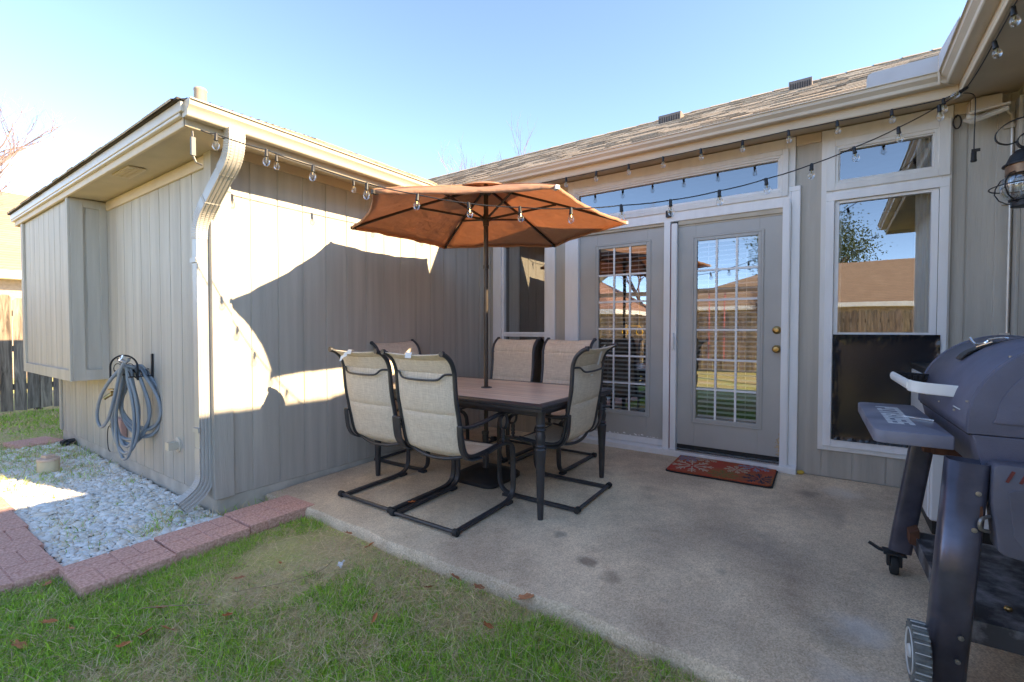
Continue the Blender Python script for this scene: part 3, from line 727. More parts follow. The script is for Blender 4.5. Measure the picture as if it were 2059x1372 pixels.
# sill
w = MB()
w.prism([(0, -.06), (.0, .046), (.02, .052), (.12, .06), (.12, -.06)], lambda a, c, h: (-2.385 + h * (2.385 - .247), 4.372 + a, c), 0, 1)
sill = hp(w, "door_sill", M['white'], bev=.003)
w = MB()
for k in range(5): w.box(-1.20, -.37, 4.384 + k * .011, 4.389 + k * .011, .05 + k * .0009, .0605 + k * .0009)
w.build("threshold", M['chrome'], sill)
w = MB(); w.box(-1.215, -.31, 4.36, 4.3715, .03, .052); w.box(-1.33, -1.2, 4.358, 4.3705, .02, .058); w.box(-.44, -.30, 4.356, 4.37, .015, .05); w.build("sill_nose", M['white'], sill)
def door(x0, x1, z0, z1, lx0, lx1, lz0, lz1, yf):
    w = MB(); ring2(w, (x0, x1, z0, z1), (lx0 - .012, lx1 + .012, lz0 - .012, lz1 + .012), yf, yf + .042)
    d = hp(w, "door", M['door'], bev=.002)
    w = MB(); ring2(w, (lx0 - .045, lx1 + .045, lz0 - .045, lz1 + .045), (lx0 - .028, lx1 + .028, lz0 - .028, lz1 + .028), yf - .010, yf - .0003)
    ring2(w, (lx0 - .0278, lx1 + .0278, lz0 - .0278, lz1 + .0278), (lx0, lx1, lz0, lz1), yf - .006, yf + .02); w.build("lite_frame", M['door'], d, bev=.003, seg=2)
    w = MB(); sheet(w, lx0 - .005, lx1 + .005, yf + .012, lz0 - .005, lz1 + .005); w.build("pane", M['glass'], d)
    w = MB(); n1, n2 = 3, 6
    for i in range(1, n1): xx = lx0 + (lx1 - lx0) * i / n1; w.box(xx - .009, xx + .009, yf + .002, yf + .009, lz0, lz1)
    for j in range(1, n2): zz = lz0 + (lz1 - lz0) * j / n2; w.box(lx0, lx1, yf + .0025, yf + .0085, zz - .009, zz + .009)
    w.build("muntin", M['white'], d)
    w = MB(); n = 38
    for k in range(n):
        zz = lz0 + .02 + (lz1 - lz0 - .03) * k / (n - 1)
        w.prism([(-.0120, -.0075), (-.0125, -.0060), (0, .0012), (.0120, .0075), (.0125, .0060), (0, -.0006)], lambda a, c, h: (lx0 + .006 + h * (lx1 - lx0 - .012), yf + .055 + a, zz + c), 0, 1)
    for xx in (lx0 + .09, lx1 - .09): w.box(xx - .0015, xx + .0015, yf + .040, yf + .042, lz0 + .02, lz1)
    w.box(lx0 + .003, lx1 - .003, yf + .04, yf + .07, lz1 - .02, lz1 + .01)
    w.build("blind", M['blind'], d)
    return d
d1 = door(-2.2305, -1.3305, .09, 2.149, -2.015, -1.516, .364, 1.994, Y + .018)
w = MB(); w.box(-2.2305, -1.3305, Y + .005, Y + .0178, .061, .12); w.build("bottom_trim", M['white'], d1, bev=.003)
d2 = door(-1.2085, -.3695, .105, 2.117, -1.042, -.549, .363, 1.975, Y + .0)
w = MB(); w.box(-1.2085, -.3695, Y + .004, Y + .04, .07, .1045); w.build("door_sweep", M['rubber'], d2)
for z, kn in ((1.168, 0), (1.01, 1)):
    w = MB(); w.lathe([(.033, 0), (.033, -.006), (.026, -.012), (.018, -.016)] + ([(.014, -.03), (.02, -.036), (.028, -.048), (.028, -.058), (.02, -.066), (.0, -.068)] if kn else [(.016, -.026), (.0, -.027)]), (-.402, Y, z), 24, axis='y')
    w.build("knob" if kn else "deadbolt", M['brass'], d2, smooth=35)
# peeling paint at the foot of the opening door
w = MB(); r_ = random.Random(5)
for k in range(26):
    zz = .11 + abs(r_.gauss(0, .11)); xx = -.372 - abs(r_.gauss(0, .012)); a = r_.uniform(.003, .010)
    poly = [(xx + a * math.cos(q) * r_.uniform(.5, 1.2), zz + 1.6 * a * math.sin(q) * r_.uniform(.5, 1.2)) for q in np.linspace(0, 2 * PI, 8)[:-1]]
    w.prism([(min(p, -.3698), q) for p, q in poly], lambda a_, c, h: (a_, Y - .0006 - h - .00003 * k, c), 0, .0006)
w.build("bare_wood_patch", mk("bare_wood", (.48, .38, .24), .9, .4, 60), d2)
w = MB()
for k in range(40):
    xx = r_.uniform(-2.2, -1.34); zz = .121 + abs(r_.gauss(0, .012)); a = r_.uniform(.004, .016)
    w.prism([(xx - a, zz), (xx + a, zz - .002), (xx + a * .6, zz + a * .5), (xx - a * .3, zz + a * .9)], lambda a_, c, h: (a_, Y + .0172 - h - .00002 * k, c), 0, .0005)
w.build("peeling_paint", M['white'], d1)
# transom over the doors
def transom(board, frame, gl, topboard=True):
    w = MB(); ring2(w, board, (frame[0] + .01, frame[1] - .01, frame[2] + .01, frame[3] - .01), Y - .021, Y + .03)
    t_ = hp(w, "transom_window", M['trimw'], bev=.003)
    w = MB(); ring2(w, frame, (gl[0] - .035, gl[1] + .035, gl[2] - .035, gl[3] + .035), Y - .038, Y - .0215); w.build("frame", M['trimw'], t_, bev=.003)
    w = MB(); ring2(w, (gl[0] - .036, gl[1] + .036, gl[2] - .036, gl[3] + .036), (gl[0] - .016, gl[1] + .016, gl[2] - .016, gl[3] + .016), Y - .030, Y + .02); ring2(w, (gl[0] - .0165, gl[1] + .0165, gl[2] - .0165, gl[3] + .0165), gl, Y - .018, Y + .03); w.build("sash", M['trimw'], t_, bev=.002)
    w = MB(); sheet(w, gl[0] - .005, gl[1] + .005, Y + .010, gl[2] - .005, gl[3] + .005); w.build("pane", M['glass'], t_)
    return t_
M['trimw'] = mk("cream_white_paint", (.74, .73, .70), .5, .05, 4, .25, 30, stretch=(4, 4, .7))
t1 = transom((-2.36, -.284, 2.3355, 2.73), (-2.30, -.332, 2.2605, 2.643), (-2.23, -.41, 2.333, 2.567))
# tall window with its own transom
w = MB(); ring2(w, (-.108, .652, .219, 2.73), (-.03, .598, .305, 2.62), Y - .021, Y + .03)
w2 = hp(w, "window", M['trimw'], bev=.003)
w = MB(); ring2(w, (-.075, .640, 2.25, 2.637), (-.018, .578, 2.298, 2.585), Y - .038, Y - .0215); ring2(w, (-.0195, .5795, 2.2965, 2.5865), (.002, .556, 2.319, 2.562), Y - .030, Y + .02); ring2(w, (.0015, .5565, 2.3185, 2.5625), (.012, .546, 2.329, 2.552), Y - .018, Y + .03)
w.build("upper_frame", M['trimw'], w2, bev=.002)
w = MB(); w.box(-.0295, .5975, Y - .0208, Y + .03, 2.174, 2.2965); w.box(-.075, .640, Y - .034, Y - .0215, 2.172, 2.232); w.box(-.075, -.02, Y - .033, Y - .0215, .255, 2.1715); w.box(.588, .640, Y - .033, Y - .0215, .255, 2.1715); w.box(-.0195, .5875, Y - .033, Y - .0215, .255, .312)
ring2(w, (-.0195, .5875, .3125, 2.1715), (.012, .548, .335, 2.15), Y - .012, Y + .03); w.box(.012, .548, Y - .008, Y + .028, 1.12, 1.15)
w.build("lower_frame", M['white'], w2, bev=.002)
w = MB(); sheet(w, .005, .552, Y + .010, 2.322, 2.558); sheet(w, .005, .555, Y + .012, 1.14, 2.155); sheet(w, .005, .555, Y + .020, .33, 1.13); w.build("pane", M['glass'], w2)
w = MB(); w.grid([[(.47 + .008 * k, Y + .09 + .012 * math.sin(k * 1.4), z) for k in range(12)] for z in (.34, 2.6)]); w.grid([[(-.0 + .006 * k, Y + .10 + .01 * math.sin(k * 1.7), z) for k in range(6)] for z in (.34, 2.2)]); w.build("curtain", M['curtain'], w2, smooth=60)
# black plastic film taped over the lower sash
def mat_film():
    m, t, b = nodes("black_plastic_film"); N = t.nodes; L = t.links
    b.inputs["Base Color"].default_value = (.012, .013, .018, 1); b.inputs["Roughness"].default_value = .22; b.inputs["Specular IOR Level"].default_value = .6
    return m
M['film'] = mat_film()
fr_ = np.random.default_rng(4)
def smooth_(a, n):
    for _ in range(n): a = (a + np.roll(a, 1, 0) + np.roll(a, -1, 0) + np.roll(a, 1, 1) + np.roll(a, -1, 1)) / 5
    return (a - a.min()) / (a.max() - a.min())
fold1 = smooth_(fr_.random((60, 60)), 2); fold2 = smooth_(fr_.random((30, 100)), 1)
w = MB(); rows = []
nx_, nz_ = 90, 110
for j in range(nz_ + 1):
    r2 = []
    for i in range(nx_ + 1):
        x = -.0155 + .622 * i / nx_; z = .312 + .822 * j / nz_
        e_ = min(x + .0155, .6065 - x, z - .312, (1.134 - z) * .75); k_ = math.exp(-e_ / .022)
        fa, fb = fold1[j // 2 % 60][i // 2 % 60], fold2[j // 5 % 30][i % 100]
        dd = .003 * math.sin(x * 7 + z * 3) * (1 - k_) + k_ * (.011 * fa + .008 * fb)
        r2.append((x, Y - .014 - dd - (.018 if True else 0), z))
    rows.append(r2)
w.grid(rows); w.build("plastic_film", M['film'], w2, smooth=60, recalc=False)
# dark room behind the openings
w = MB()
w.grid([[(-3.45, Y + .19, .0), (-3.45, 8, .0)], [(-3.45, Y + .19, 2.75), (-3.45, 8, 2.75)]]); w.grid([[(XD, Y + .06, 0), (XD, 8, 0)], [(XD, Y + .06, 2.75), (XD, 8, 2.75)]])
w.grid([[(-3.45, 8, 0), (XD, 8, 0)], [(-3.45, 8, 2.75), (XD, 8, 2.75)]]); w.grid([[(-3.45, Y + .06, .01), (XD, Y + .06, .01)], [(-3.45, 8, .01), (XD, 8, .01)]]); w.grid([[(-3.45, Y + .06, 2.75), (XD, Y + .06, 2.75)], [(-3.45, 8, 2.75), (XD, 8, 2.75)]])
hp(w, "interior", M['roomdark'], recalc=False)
# conduit up the inside corner
w = MB(); cpath = spline([(XD - .035, Y - .03, 1.11), (XD - .035, Y - .03, 1.8), (XD - .035, Y - .03, 2.52), (XD - .05, Y - .035, 2.60), (XD - .10, Y - .045, 2.66), (XD - .16, Y - .05, 2.665)], 24)
w.tube(cpath, .008, 8, rs=[1 + .12 * (i % 2) for i in range(len(cpath))])
for z in (1.13, 2.0, 2.5): w.box(XD - .075, XD - .022, Y - .042, Y - .0185, z, z + .02)
hp(w, "conduit", mk("conduit_metal", (.60, .56, .50), .4, .1, metal=.4), smooth=40)
# ================================================================ table, chairs, umbrella
def mat_sling():
    m, t, b = nodes("woven_sling"); N = t.nodes; L = t.links
    tc = N.new("ShaderNodeTexCoord")
    def st(sx, sy, sz, s, d=3):
        mp = N.new("ShaderNodeMapping"); mp.inputs["Scale"].default_value = (sx, sy, sz); L.new(tc.outputs["Object"], mp.inputs[0])
        n = N.new("ShaderNodeTexNoise"); n.inputs["Scale"].default_value = s; n.inputs["Detail"].default_value = d; L.new(mp.outputs[0], n.inputs["Vector"]); return n.outputs["Fac"]
    a = st(2, 60, 60, 5); c = st(70, 4, 4, 5)
    ad = N.new("ShaderNodeMath"); ad.operation = 'ADD'; L.new(a, ad.inputs[0]); L.new(c, ad.inputs[1])
    rp = N.new("ShaderNodeValToRGB"); e = rp.color_ramp.elements; e[0].position = .36; e[0].color = (.58, .49, .38, 1); e[1].position = .66; e[1].color = (.86, .76, .61, 1)
    hf = N.new("ShaderNodeMath"); hf.operation = 'MULTIPLY'; hf.inputs[1].default_value = .5; L.new(ad.outputs[0], hf.inputs[0]); L.new(hf.outputs[0], rp.inputs[0])
    L.new(rp.outputs[0], b.inputs["Base Color"]); b.inputs["Roughness"].default_value = .8
    bp = N.new("ShaderNodeBump"); bp.inputs["Strength"].default_value = .35; bp.inputs["Distance"].default_value = .002; L.new(hf.outputs[0], bp.inputs["Height"]); L.new(bp.outputs[0], b.inputs["Normal"])
    return m
M['sling'] = mat_sling()
CH = "spring base patio chairs round the table"
PROF = [(-.065, 1.085), (-.03, 1.07), (.012, 1.03), (.036, .97), (.042, .90), (.050, .80), (.068, .70), (.088, .60), (.104, .52), (.125, .462), (.165, .434), (.23, .424), (.34, .428), (.46, .440)]
def flat(a, c): return [(-a, -c), (a, -c), (a, c), (-a, c)]
def rflat(a, c, r=.004):
    return [(-a + r, -c), (a - r, -c), (a, -c + r), (a, c - r), (a - r, c), (-a + r, c), (-a, c - r), (-a, -c + r)]
def make_chair(label, tags):
    """local frame: x across, +y is the way the sitter faces, origin on the rear foot bar"""
    t = thing("patio_chair", label, "chair", group=CH)
    sp = spline([(0, u, z) for u, z in PROF], 5)
    HWd = .250
    # sling with stitched pads
    rows = []; acc = 0; seams = [.17, .43, .70]; L_ = [0]
    for i in range(1, len(sp)): L_.append(L_[-1] + (sp[i] - sp[i - 1]).length)
    sub = []
    for i in range(len(sp) - 1):
        for k in range(4): sub.append((sp[i].lerp(sp[i + 1], k / 4), L_[i] + (L_[i + 1] - L_[i]) * k / 4))
    sub.append((sp[-1], L_[-1]))
    def nrm(i):
        a = sub[max(0, i - 1)][0]; c = sub[min(len(sub) - 1, i + 1)][0]; d = (c - a).normalized(); return Vector((0, -d.z, d.y))
    nx = 14; front = []; back = []
    for i, (p, l) in enumerate(sub):
        n_ = nrm(i); d_ = min(abs(l - q) for q in [0.0, .07] + seams + [.98, L_[-1]])
        puff = .0105 * (1 - math.exp(-d_ / .016)); r1_ = []; r2_ = []
        for k in range(nx + 1):
            u = -1 + 2 * k / nx; sag = .012 * (1 - u * u); ed = puff * (1 - abs(u) ** 8) + .0015
            q = Vector((u * (HWd - .010), p.y, p.z)) - n_ * (-sag if True else 0) * -1
            r1_.append(q + n_ * ed); r2_.append(q - n_ * ed)
        front.append(r1_); back.append(r2_)
    s = MB(); s.grid(front); s.grid([list(reversed(r)) for r in back])
    s.grid([front[0], back[0]]); s.grid([back[-1], front[-1]])
    s.build("sling", M['sling'], t, smooth=50)
    for sd in (-1, 1):
        f = MB(); f.tube([(sd * HWd, p.y, p.z) for p in sp], .0145, 10); f.lathe([(.017, -.008), (.017, .012), (.0, .014)], (sd * HWd, PROF[0][0] - .004, PROF[0][1] + .002), 10, axis='y')
        f.build("side_frame", M['metal'], t, smooth=50)
        # arm: bar from the back upright forward, scroll at the front, flat strap down the back to the seat
        X = sd * (HWd + .016); a = MB()
        ap = spline([(X, .055, .640), (X, .14, .625), (X, .27, .628), (X, .40, .642), (X, .50, .652), (X, .545, .645)], 5)
        a.tube(ap, 0, sec=rflat(.007, .021), up=(0, 0, 1))
        lp = [(X, .515 + .040 * math.cos(q), .592 + .052 * math.sin(q)) for q in np.linspace(PI * .5, PI * 2.45, 18)]
        a.tube(lp, 0, sec=rflat(.012, .005), up=(1, 0, 0))
        a.lathe([(.012, .443), (.010, .46), (.016, .47), (.011, .48), (.016, .492), (.012, .505), (.016, .52), (.010, .55)], (X, .505, 0), 12)
        st_ = spline([(X, .055, .642), (X, .060, .57), (X, .072, .50), (X, .105, .445), (X, .16, .415), (X, .25, .408)], 5)
        a.tube(st_, 0, sec=rflat(.006, .020), up=(0, 1, 0.01))
        a.build("armrest", M['metal'], t, smooth=40)
        # C shaped spring leg and skid
        X2 = sd * (HWd + .006); l = MB()
        lp = spline([(X2, .34, .418), (X2, .47, .436), (X2, .565, .432), (X2, .615, .402), (X2, .632, .34), (X2, .636, .22), (X2, .632, .11), (X2, .612, .055), (X2, .565, .026), (X2, .48, .017)], 6) + [Vector((X2, .01, .014))]
        l.tube(lp, 0, sec=rflat(.010, .019), up=(1, 0, 0)) if False else l.tube(lp, 0, sec=rflat(.019, .010), up=(1, 0, 0))
        l.box(X2 - .021, X2 + .021, .535, .60, .0, .02)
        l.build("leg", M['metal'], t, smooth=40)
        c = MB(); c.lathe([(.020, -.018), (.022, -.015), (.022, .015), (.020, .018)], (X2 + sd * .016, 0, .022), 14, axis='x'); c.build("foot_cap", M['rubber'], t, smooth=40)
    b_ = MB(); b_.tube([(-HWd - .01, 0, .022), (HWd + .01, 0, .022)], .0125, 10)
    b_.build("floor_bar", M['metal'], t, smooth=50)
    b_ = MB(); b_.tube(spline([(-HWd, .044, .955), (-HWd + .055, .012, .955), (-HWd + .10, -.002, .925), (-.06, -.006, .918), (.06, -.006, .918), (HWd - .10, -.002, .925), (HWd - .055, .012, .955), (HWd, .044, .955)], 5), .0068, 8); b_.build("back_bar", M['metal'], t, smooth=50)
    b_ = MB(); b_.tube(spline([(-HWd, .150, .440), (-HWd * .5, .13, .412), (0, .122, .402), (HWd * .5, .13, .412), (HWd, .150, .440)], 6), .011, 8); b_.tube([(-HWd, .46, .432), (HWd, .46, .432)], .010, 8); b_.tube([(-HWd - .02, .30, .412), (HWd + .02, .30, .412)], .010, 8)
    b_.build("seat_bar", M['metal'], t, smooth=50)
    if tags == 'small':
        g_ = MB(); g_.grid([[(-.045 + .053 * i, yy_, zz_) for i in range(2)] for yy_, zz_ in ((-.078, 1.056), (-.074, 1.078), (-.068, 1.0895), (-.058, 1.090), (-.048, 1.082))]); g_.build("care_tag", M['label'], t)
    elif tags == 'torn':
        g_ = MB(); g_.grid([[(-.13 + .08 * i / 8, -.070 + .006 * math.sin(i * .9) - .012 * j / 6, 1.062 + .022 * i / 8 - .035 * j / 6 - .02 * (1 - i / 8)) for i in range(9)] for j in range(7)])
        g_.grid([[(-.05 + .045 * i, yy_, zz_) for i in range(2)] for yy_, zz_ in ((-.078, 1.062), (-.074, 1.078), (-.068, 1.0895), (-.058, 1.090), (-.048, 1.082))]); g_.build("care_tag", M['label'], t)
    elif tags == 'strip':
        g_ = MB(); g_.grid([[(.03 + .03 * i - .012 * j / 6, -.068 + .05 * (j / 6) ** .6 - .002, 1.098 - .14 * j / 6) for i in range(2)] for j in range(7)]); g_.box(-.02, .02, .012, .014, .88, .893); g_.build("care_tag", M['label'], t)
    return t
def set_chair(t, x, y, rz):
    t.location = (x, y, pz(y) - .0); t.rotation_euler = Matrix.Rotation(PTILT, 3, 'X').to_euler() if rz == 0 else (Matrix.Rotation(PTILT, 3, 'X') @ Matrix.Rotation(rz, 3, 'Z')).to_euler()
set_chair(make_chair("front left patio chair by the sunlit wall, a torn white tag hanging off its top", 'torn'), -2.69, 2.07, -.01)
set_chair(make_chair("patio chair nearest the lawn with a small white tag folded over its top edge", 'small'), -2.105, 2.055, .01)
set_chair(make_chair("patio chair at the table's right end by the door, white strip tag down its back", 'strip'), -1.385, 3.015, PI / 2 + .02)
set_chair(make_chair("patio chair at the table's far left end with its back against the siding", None), -3.43, 3.05, -PI / 2)
set_chair(make_chair("patio chair just right of the umbrella pole, in front of the narrow window", None), -2.70, 3.96, PI)
set_chair(make_chair("patio chair behind the table in front of the fixed glazed door panel", None), -2.09, 3.96, PI - .01)

# ---- table
def mat_plank():
    m, t, b = nodes("wood_look_tabletop"); N = t.nodes; L = t.links
    tc = N.new("ShaderNodeTexCoord"); mp = N.new("ShaderNodeMapping"); mp.inputs["Scale"].default_value = (1.2, 26, 1); L.new(tc.outputs["Object"], mp.inputs[0])
    n = N.new("ShaderNodeTexNoise"); n.inputs["Scale"].default_value = 2.2; n.inputs["Detail"].default_value = 7; L.new(mp.outputs[0], n.inputs["Vector"])
    br = N.new("ShaderNodeTexBrick"); br.inputs["Scale"].default_value = 1; br.inputs["Brick Width"].default_value = 9; br.inputs["Row Height"].default_value = .088; br.inputs["Mortar Size"].default_value = .0022; br.inputs["Color1"].default_value = (.9, .9, .9, 1); br.inputs["Color2"].default_value = (1.08, 1.04, 1, 1); br.inputs["Mortar"].default_value = (.45, .42, .4, 1)
    L.new(tc.outputs["Object"], br.inputs["Vector"])
    rp = N.new("ShaderNodeValToRGB"); e = rp.color_ramp.elements; e[0].position = .32; e[0].color = (.58, .45, .36, 1); e[1].position = .68; e[1].color = (.84, .72, .61, 1); L.new(n.outputs["Fac"], rp.inputs[0])
    mx = N.new("ShaderNodeMix"); mx.data_type = 'RGBA'; mx.blend_type = 'MULTIPLY'; mx.inputs[0].default_value = 1; L.new(rp.outputs[0], mx.inputs[6]); L.new(br.outputs[0], mx.inputs[7]); L.new(mx.outputs[2], b.inputs["Base Color"])
    b.inputs["Roughness"].default_value = .30; b.inputs["Specular IOR Level"].default_value = .6
    bp = N.new("ShaderNodeBump"); bp.inputs["Strength"].default_value = .15; bp.inputs["Distance"].default_value = .003; L.new(n.outputs["Fac"], bp.inputs["Height"]); L.new(bp.outputs[0], b.inputs["Normal"]); return m
M['plank'] = mat_plank()
TX, TY, TZ = -2.325, 3.005, .700
HX, HY = .845, .55
tb = thing("patio_table", "long patio table with wood look top, dark metal rim and turned legs under the umbrella", "table", (TX, TY, pz(TY)))
zt_ = TZ - pz(TY)
w = MB()
for a, c in ((-HX + .05, -.0015), (.0015, HX - .05)): w.box(a, c, -HY + .05, HY - .05, zt_ - .022, zt_ - .0015)
w.build("tabletop", M['plank'], tb, bev=.0015)
w = MB(); rimp = [(0, -.004), (0, .0), (.035, .0005), (.042, -.004), (.052, -.010), (.052, -.022), (.044, -.030), (.044, -.048), (.0, -.048)]
R4 = [(-1, -1), (1, -1), (1, 1), (-1, 1)]
vs = []
for sx, sy in R4: vs += [(sx * (HX - .05 + o), sy * (HY - .05 + o), zt_ + z) for o, z in rimp]
n = len(rimp); w.add(vs, [(i * n + k, i * n + (k + 1) % n, ((i + 1) % 4) * n + (k + 1) % n, ((i + 1) % 4) * n + k) for i in range(4) for k in range(n)])
w.build("rim", M['metal'], tb, smooth=35)
w = MB()
for sy in (-1, 1): w.box(-HX + .06, HX - .06, sy * (HY - .075) - .012, sy * (HY - .075) + .012, zt_ - .085, zt_ - .046)
for sx in (-1, 1): w.box(sx * (HX - .075) - .012, sx * (HX - .075) + .012, -HY + .09, HY - .09, zt_ - .0845, zt_ - .0465)
for xx in (-.28, .28): w.box(xx - .012, xx + .012, -HY + .09, HY - .09, zt_ - .06, zt_ - .03)
w.build("apron", M['metal'], tb, bev=.003)
LP = [(.018, 0), (.020, .02), (.030, .34), (.036, .42), (.038, .44), (.034, .446), (.028, .452), (.036, .462), (.028, .472), (.030, .49), (.034, .52), (.028, .548), (.026, .556), (.036, .566), (.026, .576), (.028, .584), (.036, .592), (.030, .602), (.032, .69)]
for sx, sy in R4:
    w = MB(); x_, y_ = sx * (HX - .055), sy * (HY - .075); w.lathe([(r, z + (pz(TY + y_) - pz(TY) if z < .1 else 0)) for r, z in LP], (x_, y_, 0), 18); w.build("leg", M['metal'], tb, smooth=30)
w = MB(); w.lathe([(.045, zt_ - .004), (.045, zt_ + .004), (.03, zt_ + .006)], (0, -.02, 0), 20, cap=False); w.build("umbrella_ring", M['metal'], tb, smooth=40)

# ---- umbrella
def mat_canopy():
    m, t, b = nodes("rust_canopy_fabric"); N = t.nodes; L = t.links
    tc = N.new("ShaderNodeTexCoord"); n = N.new("ShaderNodeTexNoise"); n.inputs["Scale"].default_value = 5; n.inputs["Detail"].default_value = 6; L.new(tc.outputs["Object"], n.inputs["Vector"])
    rp = N.new("ShaderNodeValToRGB"); e = rp.color_ramp.elements; e[0].position = .3; e[0].color = (.47, .28, .185, 1); e[1].position = .7; e[1].color = (.54, .325, .22, 1); L.new(n.outputs["Fac"], rp.inputs[0])
    L.new(rp.outputs[0], b.inputs["Base Color"]); b.inputs["Roughness"].default_value = .85
    tl = N.new("ShaderNodeBsdfTranslucent"); tl.inputs["Color"].default_value = (.70, .42, .27, 1)
    n2 = N.new("ShaderNodeTexNoise"); n2.inputs["Scale"].default_value = 7; n2.inputs["Detail"].default_value = 3; L.new(tc.outputs["Object"], n2.inputs["Vector"])
    bp = N.new("ShaderNodeBump"); bp.inputs["Strength"].default_value = .8; bp.inputs["Distance"].default_value = .03; L.new(n2.outputs["Fac"], bp.inputs["Height"]); L.new(bp.outputs[0], b.inputs["Normal"]); L.new(bp.outputs[0], tl.inputs["Normal"])
    mx = N.new("ShaderNodeMixShader"); mx.inputs[0].default_value = .42; L.new(b.outputs[0], mx.inputs[1]); L.new(tl.outputs[0], mx.inputs[2]); L.new(mx.outputs[0], N["Material Output"].inputs["Surface"]); return m
M['canopy'] = mat_canopy()
UX, UY, UR, UZ, UA = -2.325, 2.98, 1.121, 2.018, 2.325
um = thing("patio_umbrella", "rust orange six sided market umbrella standing through the table", "umbrella", (UX, UY, pz(UY)))
u0 = -pz(UY)
PH = [math.radians(30 + 60 * k) for k in range(6)]
w = MB(); ns, nt_ = 16, 14
for k in range(6):
    a0, a1 = PH[k], PH[(k + 1) % 6]; p0 = Vector((math.cos(a0), math.sin(a0))); p1 = Vector((math.cos(a1), math.sin(a1)))
    rows = []
    for j in range(ns + 1):
        s_ = j / ns; row = []
        for i in range(nt_ + 1):
            q = i / nt_; d = p0.lerp(p1, q)
            sc_ = 1 - .055 * s_ * (4 * q * (1 - q))          # scalloped hem between rib tips
            z = UA + (UZ - UA) * s_ - .028 * s_ * math.sin(s_ * PI * .5) * 0 - .018 * math.sin(PI * s_) * (4 * q * (1 - q)) + .012 * math.sin(PI * s_)
            wr = (.004 * s_ * math.sin(q * 19 + k * 2 + s_ * 7) + .003 * s_ * math.sin(q * 37 - s_ * 11 + k)) * (1 if k in (2, 3, 1) else .6)
            row.append((d.x * UR * s_ * sc_, d.y * UR * s_ * sc_, z + wr + u0))
        rows.append(row)
    w.grid(rows)
    for rr0, rr1 in ((rows, 0),): w.tube([Vector(r[0]) + Vector((0, 0, .002)) for r in rows[1:]], .003, 5)
    hem = rows[-1]; w.grid([hem, [(x * .998, y * .998, z - .022) for x, y, z in hem]])
w.build("canopy", M['canopy'], um, smooth=40, recalc=False, solid=.0014)
w = MB()
for k in range(6):
    a0, a1 = PH[k], PH[(k + 1) % 6]; p0 = Vector((math.cos(a0), math.sin(a0))); p1 = Vector((math.cos(a1), math.sin(a1)))
    w.grid([[(p0.lerp(p1, i / 6).x * .30 * s_, p0.lerp(p1, i / 6).y * .30 * s_, u0 + UA + .022 - .09 * s_ ** 1.5 + .012 * s_ * math.sin(i / 6 * PI)) for i in range(7)] for s_ in np.linspace(0, 1, 7)])
w.build("vent_cap", M['canopy'], um, smooth=60, recalc=False, solid=.0014)
w = MB(); w.tube([(0, 0, .06), (0, 0, 1.72 + u0 * 0)], .0175, 14); w.build("lower_pole", M['canopypole'], um, smooth=50)
w = MB(); w.tube([(0, 0, 1.70), (0, 0, UA + .01 + u0)], .0195, 14); w.lathe([(.024, 1.695), (.024, 1.725)], (0, 0, 0), 14); w.lathe([(.034, UA - .075 + u0), (.042, UA - .065 + u0), (.042, UA - .035 + u0), (.03, UA - .02 + u0)], (0, 0, 0), 16)
w.build("upper_pole", M['canopypole'], um, smooth=50)
w = MB(); rz_ = UZ + .045 + u0; w.lathe([(.024, rz_ - .06), (.026, rz_ - .02), (.045, rz_ - .014), (.045, rz_ + .010), (.026, rz_ + .014), (.024, rz_ + .03)], (0, 0, 0), 16); w.build("runner", M['canopypole'], um, smooth=40)
w = MB(); w.box(.017, .05, -.02, .02, 1.10, 1.17); w.tube([(.05, 0, 1.135), (.062, 0, 1.135), (.068, .045, 1.10)], .006, 8); w.build("crank", M['blackplastic'], um, bev=.004) if False else None
for k in range(6):
    d = Vector((math.cos(PH[k]), math.sin(PH[k]), 0))
    def at(s_): return d * UR * s_ + Vector((0, 0, UA + (UZ - UA) * s_ + .012 * math.sin(PI * s_) - .013 + u0))
    w = MB(); w.tube([at(.035 + .955 * i / 10) for i in range(11)], 0, sec=rflat(.0095, .0065, .002), up=(0, 0, 1))
    rb_ = w.build("rib", M['canopypole'], um, smooth=40)
    w = MB(); e_ = at(.985); w.box(-.02, .02, -.013, .013, -.014, .010, Matrix.Translation(e_) @ Matrix.Rotation(PH[k], 4, 'Z')); w.build("tip_cap", M['label'] if k in (0, 5) else M['canopypole'], rb_)
    w = MB(); w.tube([d * .04 + Vector((0, 0, rz_)), at(.50) - Vector((0, 0, .008))], 0, sec=rflat(.0085, .006, .002), up=(0, 0, 1)); w.build("strut", M['canopypole'], um, smooth=40)
    # fabric pockets at the rib tips
# ---- umbrella base
us = thing("umbrella_base", "heavy black square umbrella base with rounded corners on the patio under the table", "umbrella base", (UX, UY, pz(UY)), (PTILT, 0, 0))
def rsq(h, r, z):
    out = []
    for cx_, cy_, a0 in ((1, 1, 0), (-1, 1, 90), (-1, -1, 180), (1, -1, 270)):
        for q in range(6):
            a = math.radians(a0 + 18 * q); out.append((cx_ * (h - r) + r * math.cos(a), cy_ * (h - r) + r * math.sin(a), z))
    return out
w = MB(); lv = [rsq(.215, .08, 0), rsq(.222, .08, .008), rsq(.222, .08, .03), rsq(.20, .075, .05), rsq(.11, .05, .072), rsq(.05, .03, .085)]
n = 24; w.add([p for l in lv for p in l], [tuple(range(n - 1, -1, -1)), tuple((len(lv) - 1) * n + k for k in range(n))] + [(i * n + k, i * n + (k + 1) % n, (i + 1) * n + (k + 1) % n, (i + 1) * n + k) for i in range(len(lv) - 1) for k in range(n)])
w.build("weight", M['blackplastic'], us, smooth=35)
